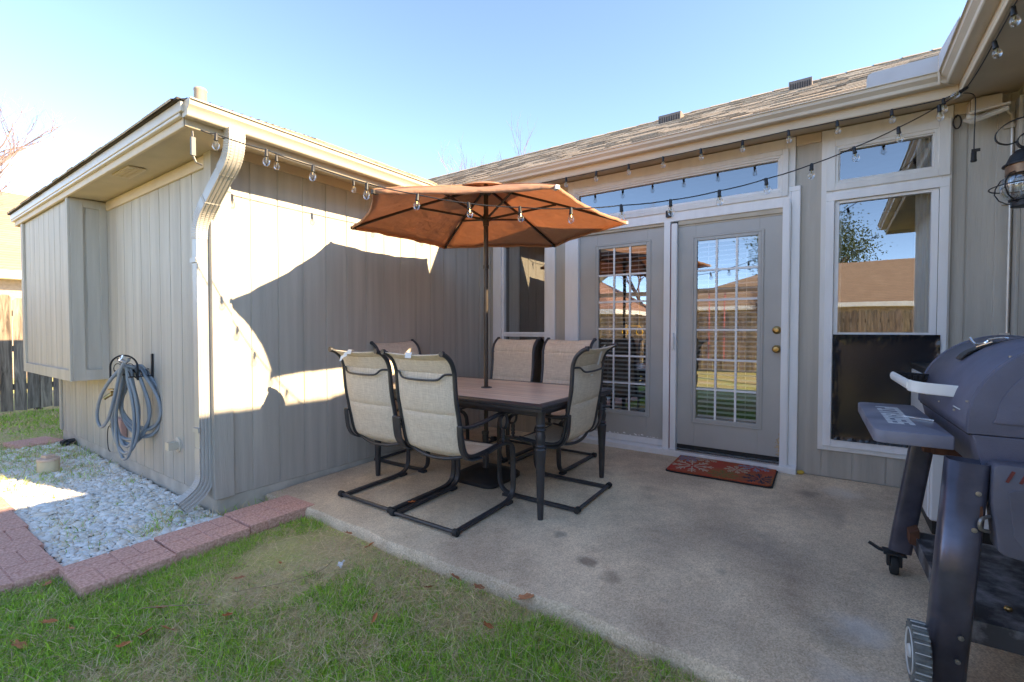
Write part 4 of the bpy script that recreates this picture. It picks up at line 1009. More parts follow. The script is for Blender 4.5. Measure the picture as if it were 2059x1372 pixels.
w = MB(); w.lathe([(.03, .08), (.026, .10), (.026, .36), (.030, .362), (.030, .38), (.019, .385)], (0, 0, 0), 16, cap=False); w.build("pole_sleeve", M['metal'], us, smooth=40)
w = MB(); w.tube([(.026, 0, .33), (.06, 0, .33)], .006, 8); w.lathe([(.016, 0), (.018, .01), (.016, .02)], (.06, 0, .33), 12, axis='x'); w.build("clamp_knob", M['blackplastic'], us, smooth=40)
# ================================================================ string lights
def string_lights(label, cable_pts, bulbs, drops=None, bare=None, sag=.03, extra=None):
    """cable through cable_pts; bulbs: list of (point, hang vector)"""
    p0 = Vector(cable_pts[0]); t = thing("string_lights", label, "string lights", p0, group="globe string lights round the patio")
    w = MB(); P = [Vector(p) - p0 for p in cable_pts]; path = []
    for a, c in zip(P[:-1], P[1:]):
        for k in range(5):
            q = k / 5; path.append(a.lerp(c, q) + Vector((0, 0, -sag * .25 * 4 * q * (1 - q))))
    path.append(P[-1]); w.tube(path, .0035, 6)
    if extra: 
        for e in extra: w.tube([Vector(q) - p0 for q in e], .0033, 6)
    w.build("cable", M['blackplastic'], t, smooth=60)
    for (p, h) in bulbs:
        p = Vector(p) - p0; h = Vector(h).normalized(); R = Vector((0, 0, -1)).rotation_difference(h).to_matrix().to_4x4() @ Matrix.Scale(.9, 4); Mx = Matrix.Translation(p) @ R
        def L_(prof, n=14):
            m_ = MB(); m_.lathe(prof, (0, 0, 0), n); m_.v = [tuple(Mx @ Vector(q)) for q in m_.v]; return m_
        so_ = L_([(.008, .006), (.011, .0), (.0115, -.03), (.013, -.034), (.013, -.042), (.010, -.043)]).build("socket", M['blackplastic'], t, smooth=40)
        g_ = [(.0085, -.041), (.0095, -.048), (.014, -.053), (.0195, -.061), (.0225, -.072), (.0225, -.081), (.0195, -.092), (.014, -.100), (.007, -.1045), (.001, -.1055)]
        L_(g_).build("bulb", M['bulb'], so_, smooth=60)
        f = MB(); f.tube([Mx @ Vector(q) for q in ((.003, 0, -.045), (.006, 0, -.07), (.004, .004, -.078), (-.004, -.004, -.078), (-.006, 0, -.07), (-.003, 0, -.045))], .0008, 4); f.lathe([(.005, 0), (.003, .02)], Mx @ Vector((0, 0, -.064)), 8); f.build("filament", M['brass'], so_)
    return t
SW = [(-3.081, 1.229, 2.34), (-3.01, 1.282, 2.318), (-2.778, 1.455, 2.229), (-2.561, 1.618, 2.14), (-2.308, 1.806, 2.040), (-2.068, 1.986, 1.978), (-1.825, 2.168, 1.929), (-1.578, 2.353, 1.908), (-1.329, 2.539, 1.904), (-1.083, 2.723, 1.926), (-0.84, 2.904, 1.960), (-0.598, 3.085, 2.02), (-0.365, 3.259, 2.096), (-0.135, 3.43, 2.188), (0.077, 3.589, 2.295), (0.301, 3.756, 2.421), (0.507, 3.91, 2.559), (0.62, 4.09, 2.68)]
rr = random.Random(3)
string_lights("swagged string of clear globe bulbs crossing the patio in front of the umbrella", SW, [(p, (rr.uniform(-.12, .2), rr.uniform(-.15, .05), -1)) for p in SW[1:-1]], sag=.02)
EA = [(-3.1, 1.235, 2.345), (-3.1, 1.69, 2.335), (-3.1, 2.299, 2.329), (-3.1, 2.91, 2.334), (-3.1, 3.52, 2.338), (-3.06, 4.07, 2.52), (-2.842, 4.122, 2.671), (-2.529, 4.122, 2.672), (-2.211, 4.122, 2.672), (-1.889, 4.122, 2.673), (-1.57, 4.122, 2.675), (-1.259, 4.122, 2.677), (-0.946, 4.122, 2.678), (-0.63, 4.122, 2.675), (-0.315, 4.122, 2.678), (-0.012, 4.122, 2.673), (0.294, 4.122, 2.671), (0.555, 4.122, 2.672), (0.645, 4.0, 2.668), (0.66, 3.8, 2.676), (0.662, 3.475, 2.678), (0.662, 3.16, 2.68), (0.662, 2.85, 2.68), (0.662, 2.5, 2.68), (0.662, 2.1, 2.68)]
bl = [(EA[k], (rr.uniform(-.1, .1), rr.uniform(-.1, .05), -1)) for k in (1, 2, 3, 4, 6, 7, 8, 9, 10, 11, 12, 13, 14, 15, 16, 17)] + [(EA[18], (-.75, -.2, -.55)), (EA[20], (.15, -.1, -1)), (EA[21], (.1, 0, -1)), (EA[22], (0, 0, -1)), (EA[23], (0, 0, -1))]
pig = spline([(.60, 4.12, 2.675), (.66, 4.17, 2.70), (.715, 4.20, 2.68), (.722, 4.21, 2.58), (.722, 4.22, 2.45), (.722, 4.22, 2.33)], 6)
sl2 = string_lights("string of clear globe bulbs stapled along the eaves below the gutters", EA, bl, sag=.012, extra=[pig])
w = MB(); w.lathe([(.006, .02), (.013, .012), (.0145, -.035), (.017, -.04), (.014, -.048), (.008, -.05)], Vector((.722, 4.22, 2.31)) - Vector(EA[0]), 12); w.box(.722 - .012 - EA[0][0], .722 + .03 - EA[0][0], 4.218 - EA[0][1], 4.222 - EA[0][1], 2.325 - EA[0][2], 2.345 - EA[0][2])
w.build("plug_end", M['blackplastic'], sl2, smooth=40)
# turnbuckle and clip at the wing corner
w = MB(); w.box(-3.128, -3.112, 1.19, 1.215, 2.19, 2.30, Matrix.Identity(4)); 
w.tube([(-3.12, 1.20, 2.335), (-3.12, 1.203, 2.30)], .006, 8); w.tube([(-3.12, 1.203, 2.19), (-3.115, 1.215, 2.155), (-3.12, 1.25, 2.15)], .006, 8)
tag(w.build("cable_tensioner", M['clip'], bev=.003), "small metal cable clip hanging under the wing's eave corner", "clip")
w = MB(); w.tube([(.668 + .020 * math.cos(q), 4.41, 2.60 + .045 * math.sin(q)) for q in np.linspace(0, 2 * PI, 20)[:-1]], .0045, 8, closed=True); w.tube([(.668, 4.44, 2.645), (.668, 4.41, 2.648)], .005, 8)
tag(w.build("carabiner", M['blackiron'], smooth=50), "black carabiner hook hanging beside the top of the tall window", "hook")
# ---------------------------------------------------------------- flood light
fl = thing("security_light", "tan security light with two folded panels under the inner eave corner", "security light", (.80, 4.40, 2.62), group=None)
w = MB(); w.box(-.075, .075, -.06, .05, .0, .095); w.box(-.085, -.0755, -.045, .05, .0, .085); w.build("housing", M['gutter'], fl, bev=.006)
w = MB()
Rt = Matrix.Translation((-.03, -.10, -.045)) @ Matrix.Rotation(math.radians(-16), 4, 'Y') @ Matrix.Rotation(math.radians(28), 4, 'X')
w.box(-.075, .11, -.07, .07, -.012, .012, Rt); w.build("lamp_panel", M['gutter'], fl, bev=.005)
w = MB(); Rt = Matrix.Translation((-.02, -.085, -.010)) @ Matrix.Rotation(math.radians(-6), 4, 'Y') @ Matrix.Rotation(math.radians(8), 4, 'X'); w.box(-.075, .115, -.06, .06, -.008, .008, Rt); w.build("solar_panel", M['gutter'], fl, bev=.004)
w = MB(); w.lathe([(.0, -.03), (.018, -.026), (.026, -.01), (.026, .01), (.018, .026), (.0, .03)], (-.075, -.085, -.035), 14, axis='x'); w.tube([(-.06, -.05, .0), (-.07, -.07, -.02)], .008, 8); w.build("sensor", M['gutter'], fl, smooth=50)
# ---------------------------------------------------------------- onion lantern on the right wall
LX, LY, LZ = .82, 3.60, 1.94
la = thing("wall_lantern", "black caged onion lantern with a scroll hook on the right hand wall", "lantern", (LX, LY, LZ)); la.scale = (.95, .95, .95)
w = MB(); gp_ = [(.045, -.085), (.075, -.07), (.100, -.04), (.108, 0), (.100, .035), (.078, .058), (.062, .068)]
w.lathe(gp_ + [(r - .003, z) for r, z in reversed(gp_)], (0, 0, 0), 24, cap=False); w.build("globe", M['bulb'], la, smooth=60)
w = MB(); w.lathe([(.085, .062), (.085, .115), (.08, .118)], (0, 0, 0), 24); w.build("collar", mk("aged_copper", (.20, .12, .07), .45, .3, 30, metal=.7), la, smooth=40)
w = MB(); w.lathe([(.098, .112), (.098, .119), (.085, .125), (.075, .15), (.068, .17), (.045, .195), (.022, .205), (.0, .207)], (0, 0, 0), 24); w.build("cap", M['blackiron'], la, smooth=35)
w = MB()
for k in range(4):
    a = PI / 4 + k * PI / 2; d = Vector((math.cos(a), math.sin(a), 0))
    w.tube([d * r + Vector((0, 0, z)) for r, z in ((.07, .075), (.12, .055), (.145, .015), (.148, -.02), (.125, -.06), (.09, -.085), (.06, -.095))], .0035, 6)
w.tube([(.148 * math.cos(q), .148 * math.sin(q), -.005) for q in np.linspace(0, 2 * PI, 33)[:-1]], .0035, 6, closed=True); w.build("cage", M['blackiron'], la, smooth=50)
w = MB(); w.tube([(0, .042 * math.cos(q), .245 + .042 * math.sin(q)) for q in np.linspace(0, 2 * PI, 25)[:-1]], 0, sec=rflat(.003, .017, .001), up=(1, 0, 0), closed=True) if False else w.tube([(.0 + .04 * math.cos(q), 0, .246 + .04 * math.sin(q)) for q in np.linspace(0, 2 * PI, 25)[:-1]], 0, sec=rflat(.017, .0025, .001), up=(0, 1, 0), closed=True)
w.tube(spline([(-.04, 0, .246), (-.08, 0, .238), (-.12, 0, .262), (-.125, 0, .31), (-.08, 0, .358), (.0, 0, .378), (.09, 0, .36), (.155, 0, .30), (.165, 0, .2), (.165, 0, .1)], 6), 0, sec=rflat(.010, .0022, .001), up=(0, 1, 0)); w.build("scroll_hook", M['blackiron'], la, smooth=40)
w = MB(); w.box(.130, .150, -.05, .05, -.12, .20); w.tube([(.15, 0, .09), (.08, 0, .09)], .012, 10); w.build("back_plate", M['blackiron'], la, bev=.004)
w = MB(); w.lathe([(.05, -.12), (.06, -.118), (.06, -.088), (.07, -.085), (.07, -.075), (.045, -.074)], (0, 0, 0), 24); w.build("base", M['blackiron'], la, smooth=35)
w = MB(); w.lathe([(.0, -.07), (.018, -.06), (.026, -.03), (.022, 0), (.013, .03), (.013, .06)], (0, 0, 0), 14); w.build("lamp", M['bulb'], la, smooth=60)
# ---------------------------------------------------------------- garden hose on its hanger
hx, hz = -4.69, .80
hh_ = thing("hose_hanger", "black iron hose hanger with a scrolled arched front plate on the wing's end wall", "hose hanger", (hx, YC, hz))
w = MB(); w.box(.07, .095, -.014, -.001, -.03, .17); w.build("back_plate", M['blackiron'], hh_, bev=.003)
w = MB(); arc = [(.11 * math.cos(q), .0, .02 + .10 * math.sin(q)) for q in np.linspace(0, PI, 14)]
for yy in (-.04, -.08, -.12, -.16): w.tube([(x * .9, yy, z * .55 - .02) for x, _, z in arc], .004, 6)
for x in (-.1, 0, .1): w.tube([(x * .9, -.005, -.0 + .05 * (1 - abs(x) * 10) - .01), (x * .9, -.17, -.0 + .05 * (1 - abs(x) * 10) - .01)], .0045, 6)
w.build("saddle", M['blackiron'], hh_, smooth=50)
w = MB(); ar = [(-.10, -.17, -.04)] + [(.10 * math.cos(q), -.17, .07 + .09 * math.sin(q)) for q in np.linspace(PI, 0, 14)] + [(.10, -.17, -.04)]
w.tube(ar, .007, 8); w.tube([(.10 * math.cos(q), -.17, -.04 + .045 * math.sin(q)) for q in np.linspace(0, PI, 12)], .006, 8)
for sx in (-1, 1):
    w.tube([(sx * (.045 + .030 * math.cos(q)), -.17, .055 + .04 * math.sin(q)) for q in np.linspace(0, 2 * PI, 14)], .003, 6)
    w.tube(spline([(0, -.17, 0), (sx * .03, -.17, .06), (sx * .012, -.17, .12), (sx * .05, -.17, .135), (sx * .02, -.17, .095)], 4), .003, 6)
    w.tube(spline([(sx * .09, -.17, .0), (sx * .06, -.17, .005), (sx * .05, -.17, .03), (sx * .075, -.17, .04)], 4), .003, 6)
RF = Matrix.Translation((0, -.17, 0)) @ Matrix.Rotation(math.radians(42), 4, 'Z') @ Matrix.Translation((0, .17, 0)); w.v = [tuple(RF @ Vector(p)) for p in w.v]
w.build("front_plate", M['blackiron'], hh_, smooth=50)
r_ = random.Random(11); path = []
W_ = [(.22, .56, .055), (.24, .52, .03), (.20, .60, .0), (.14, .66, -.03), (.21, .57, .045), (.16, .70, -.05), (.23, .51, .06), (.12, .76, -.06), (.18, .63, .015)]
RH = Matrix.Translation((hx, YC - .115, hz)) @ Matrix.Rotation(math.radians(24), 4, 'Z')
for k, (hw, dep, yo) in enumerate(W_):
    off = .07 if yo > .02 else -.05
    for q in np.linspace(0, 2 * PI, 17)[:-1]:
        lo = (1 - math.cos(q)) / 2
        x_ = off * lo + hw * math.sin(q) * (.42 + .58 * min(1, lo * 1.6)); z_ = .058 + .006 * (k % 4) - dep * lo
        path.append(RH @ Vector((x_ + r_.uniform(-.006, .006), yo * (1 - .4 * lo) - .02 * math.sin(q) * (k % 2), z_)))
for p in ((.05, -.03, .06), (.0, -.07, .07), (-.10, -.10, -.04), (-.21, -.09, -.18), (-.26, -.08, -.33), (-.22, -.08, -.42), (-.14, -.085, -.34), (-.05, -.10, -.14), (.01, -.11, .03), (.05, -.11, .10), (.09, -.10, .13)): path.append(RH @ Vector(p))
gh = thing("garden_hose", "blue grey garden hose coiled in loose loops on the wall hanger", "garden hose", (hx, YC - .1, hz))
w = MB(); w.tube([Vector(p) - Vector((hx, YC - .1, hz)) for p in spline(path, 5)], .0125, 9); w.build("tube", M['hose'], gh, smooth=60)
w = MB(); Rh = Matrix.Translation((.10, -.10, .135)) @ Matrix.Rotation(math.radians(60), 4, 'X'); m_ = MB(); m_.lathe([(.013, -.03), (.024, -.02), (.026, .01), (.026, .02), (.014, .021), (.012, 0)], (0, 0, 0), 16, cap=False); w.add([Rh @ Vector(p) for p in m_.v], m_.f); w.build("coupling", M['chrome'], gh, smooth=40)
# ---------------------------------------------------------------- doormat
mt = thing("doormat", "rust red coir doormat with white, blue and dark snowflakes lying below the door", "doormat", (-.765, 4.165, pz(4.165) + .003), (PTILT, 0, .012))
m, t, b = nodes("coir_pile"); N = t.nodes; L = t.links
tc = N.new("ShaderNodeTexCoord"); n = N.new("ShaderNodeTexNoise"); n.inputs["Scale"].default_value = 3.2; n.inputs["Detail"].default_value = 5; L.new(tc.outputs["Object"], n.inputs["Vector"])
rp = N.new("ShaderNodeValToRGB"); e = rp.color_ramp.elements; e[0].position = .36; e[0].color = (.46, .05, .035, 1); e[1].position = .66; e[1].color = (.36, .13, .045, 1); L.new(n.outputs["Fac"], rp.inputs[0]); L.new(rp.outputs[0], b.inputs["Base Color"]); b.inputs["Roughness"].default_value = 1
n2 = N.new("ShaderNodeTexNoise"); n2.inputs["Scale"].default_value = 220; L.new(tc.outputs["Object"], n2.inputs["Vector"]); bp = N.new("ShaderNodeBump"); bp.inputs["Strength"].default_value = 1; bp.inputs["Distance"].default_value = .006; L.new(n2.outputs["Fac"], bp.inputs["Height"]); L.new(bp.outputs[0], b.inputs["Normal"])
w = MB(); w.prism([(x, y) for x, y, _ in rsq(.5, .06, 0)], lambda a, c, h: (a * .772, c * .50, h), .009, .021); w.build("pile", m, mt, bev=.003)
w = MB(); w.prism([(x, y) for x, y, _ in rsq(.5, .06, 0)], lambda a, c, h: (a * .79, c * .515, h), 0, .0085); w.build("rubber_backing", M['rubber'], mt)
def snow(cx_, cy_, R_, mat, zz):
    w = MB()
    for k in range(8):
        a = k * PI / 4 + .2; d = Vector((math.cos(a), math.sin(a), 0)); pn = Vector((-d.y, d.x, 0)); c_ = Vector((cx_, cy_, 0))
        def bar(p, q, hw_):
            s_ = (q - p).normalized(); s_ = Vector((-s_.y, s_.x, 0)) * hw_; o = len(w.v)
            cl = lambda v: (max(-.375, min(.375, v.x)), max(-.24, min(.24, v.y)))
            pts_ = [cl(p - s_), cl(q - s_), cl(q + s_), cl(p + s_)]
            w.prism(pts_, lambda a_, b_, h: (a_, b_, h), .0205, zz + .0001 * k)
        bar(c_ + d * .12 * R_, c_ + d * R_, .0055)
        for f_ in (.45, .68):
            for sg in (-1, 1): bar(c_ + d * R_ * f_, c_ + d * R_ * (f_ + .22) + pn * sg * R_ * .17, .004)
    w.build("snowflake", mat, mt)
snow(-.22, -.06, .17, mk("cream_pile", (.55, .43, .33), 1, .15, 60), .0225); snow(.115, .02, .10, mk("cream_pile", (.50, .36, .25), 1, .15, 60), .0225)
snow(.23, .17, .13, mk("blue_grey_pile", (.25, .26, .34), 1, .2, 60), .0226); snow(-.30, .14, .10, mk("blue_grey_pile", (.24, .22, .30), 1, .2, 60), .0226); snow(.30, -.13, .13, mk("dark_pile", (.07, .05, .07), 1, .2, 60), .0224); snow(-.15, .20, .10, mk("cream_pile", (.5, .36, .27), 1, .2, 60), .0223); snow(.04, -.17, .12, mk("olive_pile", (.22, .16, .05), 1, .2, 60), .0222)
# ---------------------------------------------------------------- small things
w = MB(); w.box(-.022, .022, -.035, .0, -.03, .03); w.lathe([(.016, -.036), (.016, -.0405), (.010, -.041)], (0, 0, .005), 14, axis='y')
o = w.build("door_sensor", M['blackplastic'], bev=.008, seg=2); o.location = (-1.29, Y - .0255, 2.245); tag(o, "small black sensor box on the white trim above the door post", "sensor")
cl = thing("cleanout_pipe", "short cream drain cleanout with a square plug standing in the white gravel", "drain pipe", (-5.74, 1.03, GZ), (0, 0, .3))
w = MB(); w.lathe([(.072, 0), (.075, .02), (.075, .125), (.07, .13)], (0, 0, 0), 24); w.build("pipe", M['pvc'], cl, smooth=40)
w = MB(); w.lathe([(.077, .128), (.077, .148), (.06, .152)], (0, 0, 0), 24); w.box(-.035, .035, -.035, .035, .150, .178); w.build("plug", mk("plug_plastic", (.60, .45, .36), .6, .1), cl, bev=.003)
w = MB(); rr_ = random.Random(2)
for k in range(4): w.box(-.05 + .02 * k, .0 + .025 * k, -.03, .03, 0, .05 + .02 * (k % 2), Matrix.Rotation(.5 * k, 4, 'Z') @ Matrix.Rotation(.3, 4, 'X'))
o = w.build("sprinkler_head", M['blackplastic'], bev=.008); o.location = (-6.9, 1.38, GZ + .02); tag(o, "small black plastic lump in the grass by the far corner of the end wall", "sprinkler")
w = MB(); w.grid([[(.016 * i - .03 + .01 * math.sin(j * 1.3), .016 * j - .03 + .008 * math.sin(i), .012 + .012 * math.sin(i * 1.7 + j * 2.1)) for i in range(4)] for j in range(6)])
o = w.build("paper_scrap", M['paper'], smooth=60, solid=.0008); o.location = (-2.17, 1.51, GZ + .018); o.rotation_euler = (0, 0, .6); o.scale = (.55, .75, .7); tag(o, "crumpled white scrap of paper in the grass", "litter")
w = MB(); w.grid([[(.012 * i - .02, .02 * j - .04, .01 + .008 * math.sin(i * 1.7 + j * 1.1)) for i in range(4)] for j in range(5)])
o = w.build("paper_scrap", M['paper'], smooth=60, solid=.0008); o.location = (-1.63, .78, GZ + .022); o.rotation_euler = (0, 0, .2); o.scale = (.6, .7, .7); tag(o, "pale curled scrap in the grass at the bottom of the picture", "litter")
def leaf(name, label, x, y, z, sz, rz, tint, tilt=.55, curl=.6):
    r = random.Random(int((x * 31 + y * 57) * 1000)); pts_ = []
    n_ = 26
    for i in range(n_):
        a = 2 * PI * i / n_; lob = .62 + .38 * abs(math.cos(2.5 * a)) ** .8 * (1 + .25 * r.uniform(-1, 1)); ln_ = 1.0 if abs(math.sin(a)) < .7 else .68
        pts_.append((math.cos(a) * sz * lob, math.sin(a) * sz * .62 * lob * ln_))
    w = MB(); zc = lambda p: curl * (p[1] ** 2) / sz * 2 + .15 * curl * p[0] ** 2 / sz + r.uniform(0, .06) * sz
    w.add([(0, 0, 0)] + [(a, c, zc((a, c))) for a, c in pts_], [(0, 1 + i, 1 + (i + 1) % n_) for i in range(n_)])
    o_ = len(w.v); w.add([(-sz * .8, -.0015, .002), (-sz * 1.35, -.001, .012), (-sz * 1.35, .001, .012), (-sz * .8, .0015, .002)], [(0, 1, 2, 3)])
    w.c = [tint] * len(w.v)
    o = w.build(name, M['leaf'], recalc=False, solid=.0006); o.location = (x, y, z); o.rotation_euler = (r.uniform(-tilt, tilt), r.uniform(-tilt, tilt), rz)
    return tag(o, label, "leaf", "dry oak leaves on the lawn and patio")
gl_ = GZ + .036
LV = [(-3.19, .56, .05, .3, (1, .8, .8), "curled orange brown leaf beside the open end of the paver edging"), (-2.77, .49, .042, 1.2, (1.25, 1, .9), "tan leaf at the far left of the lawn, left of another"), (-2.63, .53, .034, .1, (1.2, 1.15, 1), "narrow tan leaf just right of a broader one at the lawn's left"),
      (-2.34, .70, .055, .8, (1.0, 1.0, 1), "large oak leaf on top of the small pile in the lawn's left half"), (-2.32, .62, .05, 2.2, (1.3, 1.2, 1), "pale oak leaf at the front of the small leaf pile on the lawn"), (-2.30, .76, .05, 4.0, (1.1, 1.1, 1.1), "greyish oak leaf at the right end of the small leaf pile"), (-2.40, .62, .036, 3.1, (.8, .7, .6), "small dark leaf at the left end of the leaf pile"),
      (-2.50, .80, .05, .5, (1, .75, .6), "reddish leaf under the twig on the lawn"), (-2.19, .95, .04, 1.9, (1.1, .8, .6), "upright orange leaf alone on the lawn's middle"), (-2.47, 1.13, .04, .9, (.9, .8, .8), "brown leaf below the middle edging paver"), (-2.45, 1.33, .035, 2.7, (1.2, .9, .8), "small tan leaf below the paver next to the patio"),
      (-2.22, 1.74, .055, 1.0, (1.25, 1.0, .9), "light tan oak leaf on the lawn below the chair's foot bar"), (-2.46, 1.77, .045, .2, (1, .8, .7), "brown leaf in the dry grass against the patio's left edge"), (-1.57, 1.76, .05, .4, (.95, .8, .8), "oak leaf lying against the patio edge in the middle"), (-1.42, 1.76, .05, 1.1, (.9, .8, .85), "brown oak leaf half under the slab edge right of another leaf"),
      (-1.17, 1.80, .065, .3, (1.0, .9, .9), "largest brown oak leaf, at the patio edge right of the middle"), (-1.64, 1.31, .035, 2.0, (1.2, .9, .7), "small orange leaf in the bright green grass"), (-1.2, 1.55, .04, .7, (1, .7, .5), "rust leaf standing in green grass right of the middle"), (-2.66, .385, .045, .7, (1, .9, .8), "blurred brown leaf in the bottom left corner of the lawn"), (-1.62, 1.62, .04, 1.4, (.8, .7, .7), "dark leaf on the bare earth patch by the slab")]
for x_, y_, s_, rz, tn, lb in LV: leaf("fallen_leaf", lb, x_, y_, gl_ - .006 + (.012 if x_ > -1.3 and y_ > 1.78 else 0), s_ * .68, rz, tn)
leaf("fallen_leaf", "bright orange leaf lying on the chair skids on the patio", -2.36, 2.20, pz(2.2) + .045, .028, 1.0, (1.4, .8, .4))
w = MB(); w.lathe([(.0, -.03), (.012, -.024), (.017, -.005), (.015, .012), (.006, .024), (.0, .028)], (0, 0, 0), 12, axis='x'); o = w.build("acorn", mk("yellow_husk", (.62, .42, .06), .6, .15, 40), smooth=60); o.location = (-.215, 4.415, pz(4.41) + .017); o.rotation_euler = (0, 0, .5); tag(o, "small yellow fruit on the patio beside the right foot of the door casing", "fruit")
def twig(label, pts_, r):
    w = MB(); w.tube(spline(pts_, 4), r, 6); tag(w.build("twig", mk("twig_bark", (.34, .25, .15), .9, .2), smooth=60), label, "twig", "thin twigs on the lawn")
twig("long thin straw coloured stem lying across the lawn right of the edging", [(-2.35, 1.05, gl_), (-2.2, 1.25, gl_ + .01), (-2.18, 1.4, gl_ + .006), (-2.23, 1.5, gl_)], .0018)
twig("pale twig with leaves lying on the lawn's left half", [(-2.55, .75, gl_), (-2.45, .82, gl_ + .012), (-2.32, .93, gl_ + .008)], .0022)
# ================================================================ pellet grill
M['grill'] = mk("grill_powder_coat", (.105, .11, .165), .5, .10, 14, .35, 260, spec=.5)
M['grillpanel'] = mk("dusty_grill_steel", (.11, .115, .17), .5, .5, 6, .2, 120, col2=(.22, .225, .29))
M['legsteel'] = mk("leg_steel", (.10, .10, .135), .28, .35, 8, .1, 60, metal=.5)
M['rust'] = mk("rusty_inside", (.10, .04, .02), .8, .4, 20)
GX, GY = .65, 2.60
gr = thing("pellet_grill", "big dark barrel grill on angled tube legs with a lettered front shelf and pale handle", "grill", (GX, GY, pz(GY)), (0, 0, math.radians(1.75)))
gz0 = -pz(GY)                       # local z = world z + gz0
def GZl(z): return z + gz0
CZ, RR, Y0, Y1 = .85, .29, -.45, .45
def arc(r, a0, a1, n): return [(-r * math.cos(a), CZ + r * math.sin(a)) for a in np.linspace(a0, a1, n)]
# lid: upper half shell with a raised rim at each end
prof = [(-RR, CZ - .03)] + arc(RR, 0, PI, 30) + [(RR, CZ - .03)]
w = MB(); w.grid([[(x, y, GZl(z)) for x, z in prof] for y in (Y0 + .018, Y1 - .018)])
w.build("lid", M['grill'], gr, smooth=40, recalc=False, solid=.006)
lid = bpy.context.scene.objects.get("lid")
for ye, sg in ((Y0, 1), (Y1, -1)):
    w = MB(); pr = [(-RR - .006, CZ - .028)] + arc(RR + .006, 0, PI, 34) + [(RR + .006, CZ - .028)]
    w.prism(pr, lambda a, c, h: (a, ye + sg * h, GZl(c)), 0, .03)
    inner = [(-RR + .05, CZ + .012)] + [(x * .80, CZ + .012 + (z - CZ) * .80) for x, z in arc(RR, .06, PI - .06, 30)] + [(RR - .05, CZ + .012)]
    w.prism(inner, lambda a, c, h: (a, ye - sg * (.004 - h) if False else ye - sg * .006 + sg * h, GZl(c)), 0, .006)
    w.build("lid_end", M['grill'], lid, bev=.005, seg=2, smooth=40)
# lower barrel
pb = [(-RR + .006, CZ - .031), (RR - .006, CZ - .031)] + [(x, z) for x, z in [( (RR - .012) * math.cos(a), CZ - .03 - (RR * .92) * math.sin(a)) for a in np.linspace(.0, PI, 26)]][1:-1]
w = MB(); w.prism(pb, lambda a, c, h: (a, h, GZl(c)), Y0 + .004, Y1 - .004); w.build("barrel", M['grill'], gr, smooth=40, bev=.003)
# handle
w = MB()
hb = [(-.395, Y1 - .10), (-.41, Y1 - .115), (-.41, -.10), (-.395, -.115), (-.30, -.20), (-.30, -.185), (-.385, -.10), (-.395, -.09), (-.395, Y1 - .12), (-.385, Y1 - .112)]
w.tube([(-.405, Y1 - .10, GZl(.945)), (-.405, -.13, GZl(.945))], 0, sec=[(.012 * math.cos(q), .020 * math.sin(q)) for q in np.linspace(0, 2 * PI, 17)[:-1]], up=(1, 0, 0))
w.tube(spline([(-.405, -.12, GZl(.945)), (-.398, -.155, GZl(.944)), (-.36, -.175, GZl(.94)), (-.268, -.19, GZl(.935))], 5), 0, sec=rflat(.006, .022, .003), up=(0, 1, .01))
w.build("handle", M['blind'], gr, smooth=40)
w = MB(); w.tube([(-.405, Y1 - .11, GZl(.945)), (-.268, Y1 - .10, GZl(.935))], 0, sec=rflat(.004, .024), up=(0, 1, .01))
for k in range(6): w.box(-.39 + .02 * k, -.378 + .02 * k, Y1 - .12, Y1 - .09, GZl(.932), GZl(.951))
w.build("handle_bracket", M['blackiron'], gr)
# badge plate with bent bright wire lying on the lid
def onlid(y, a, d=.006): return Vector((-(RR + d) * math.cos(a), y, GZl(CZ + (RR + d) * math.sin(a))))
w = MB(); w.grid([[onlid(.02 + .085 * i - .10 * (j / 6 - .5) * .0, .72 + .42 * j / 6, .010 + .004 * math.sin(j)) for i in range(2)] for j in range(7)])
w.build("badge", M['blackplastic'], lid, solid=.004, recalc=False)
w = MB(); w.tube(spline([onlid(.14, 1.02, .045), onlid(.10, 1.0, .018), onlid(.06, 1.06, .014), onlid(.05, 1.12, .02), onlid(-.02, 1.18, .02), onlid(-.05, 1.22, .014)], 5), .005, 6); w.tube([onlid(.05, .96, .014), onlid(.01, 1.10, .014)], .004, 6)
w.build("badge_emblem", M['chrome'], lid, smooth=50)
w = MB(); w.tube([onlid(.02, 1.1, .008), onlid(.0, 1.50, .004)], .004, 6); w.build("probe_wire", M['blackplastic'], lid)
w = MB(); w.box(-.2955, -.2925, -.33, -.24, GZl(.885), GZl(.888)); w.build("scratch", M['blind'], lid)
# front shelf with block lettering
SX0, SX1, SY0, SY1, SZ = -.540, -.318, -.405, .395, .800
w = MB()
def rrect(x0, x1, y0, y1, r):
    o = []
    for cx_, cy_, a0, rad in ((x1, y1, 0, .006), (x0, y1, 90, r), (x0, y0, 180, r), (x1, y0, 270, .006)):
        sx, sy = (-1 if cx_ == x1 else 1), (-1 if cy_ == y1 else 1)
        for q in range(5):
            a = math.radians(a0 + 22.5 * q); o.append((cx_ + sx * rad + rad * math.cos(a), cy_ + sy * rad + rad * math.sin(a)))
    return o
w.prism(rrect(SX0, SX1, SY0, SY1, .035), lambda a, c, h: (a, c, GZl(h)), SZ - .048, SZ)
shf = w.build("front_shelf", M['grillpanel'], gr, bev=.005, seg=2, smooth=35)
GLY = {'P': ["111", "101", "111", "100", "100"], 'I': ["111", "010", "010", "010", "111"], 'T': ["111", "010", "010", "010", "010"], 'B': ["111", "101", "110", "101", "111"], 'O': ["111", "101", "101", "101", "111"], 'S': ["111", "100", "111", "001", "111"]}
w = MB(); yy = .255; adv = .061; cw, chh = .0165, .0165
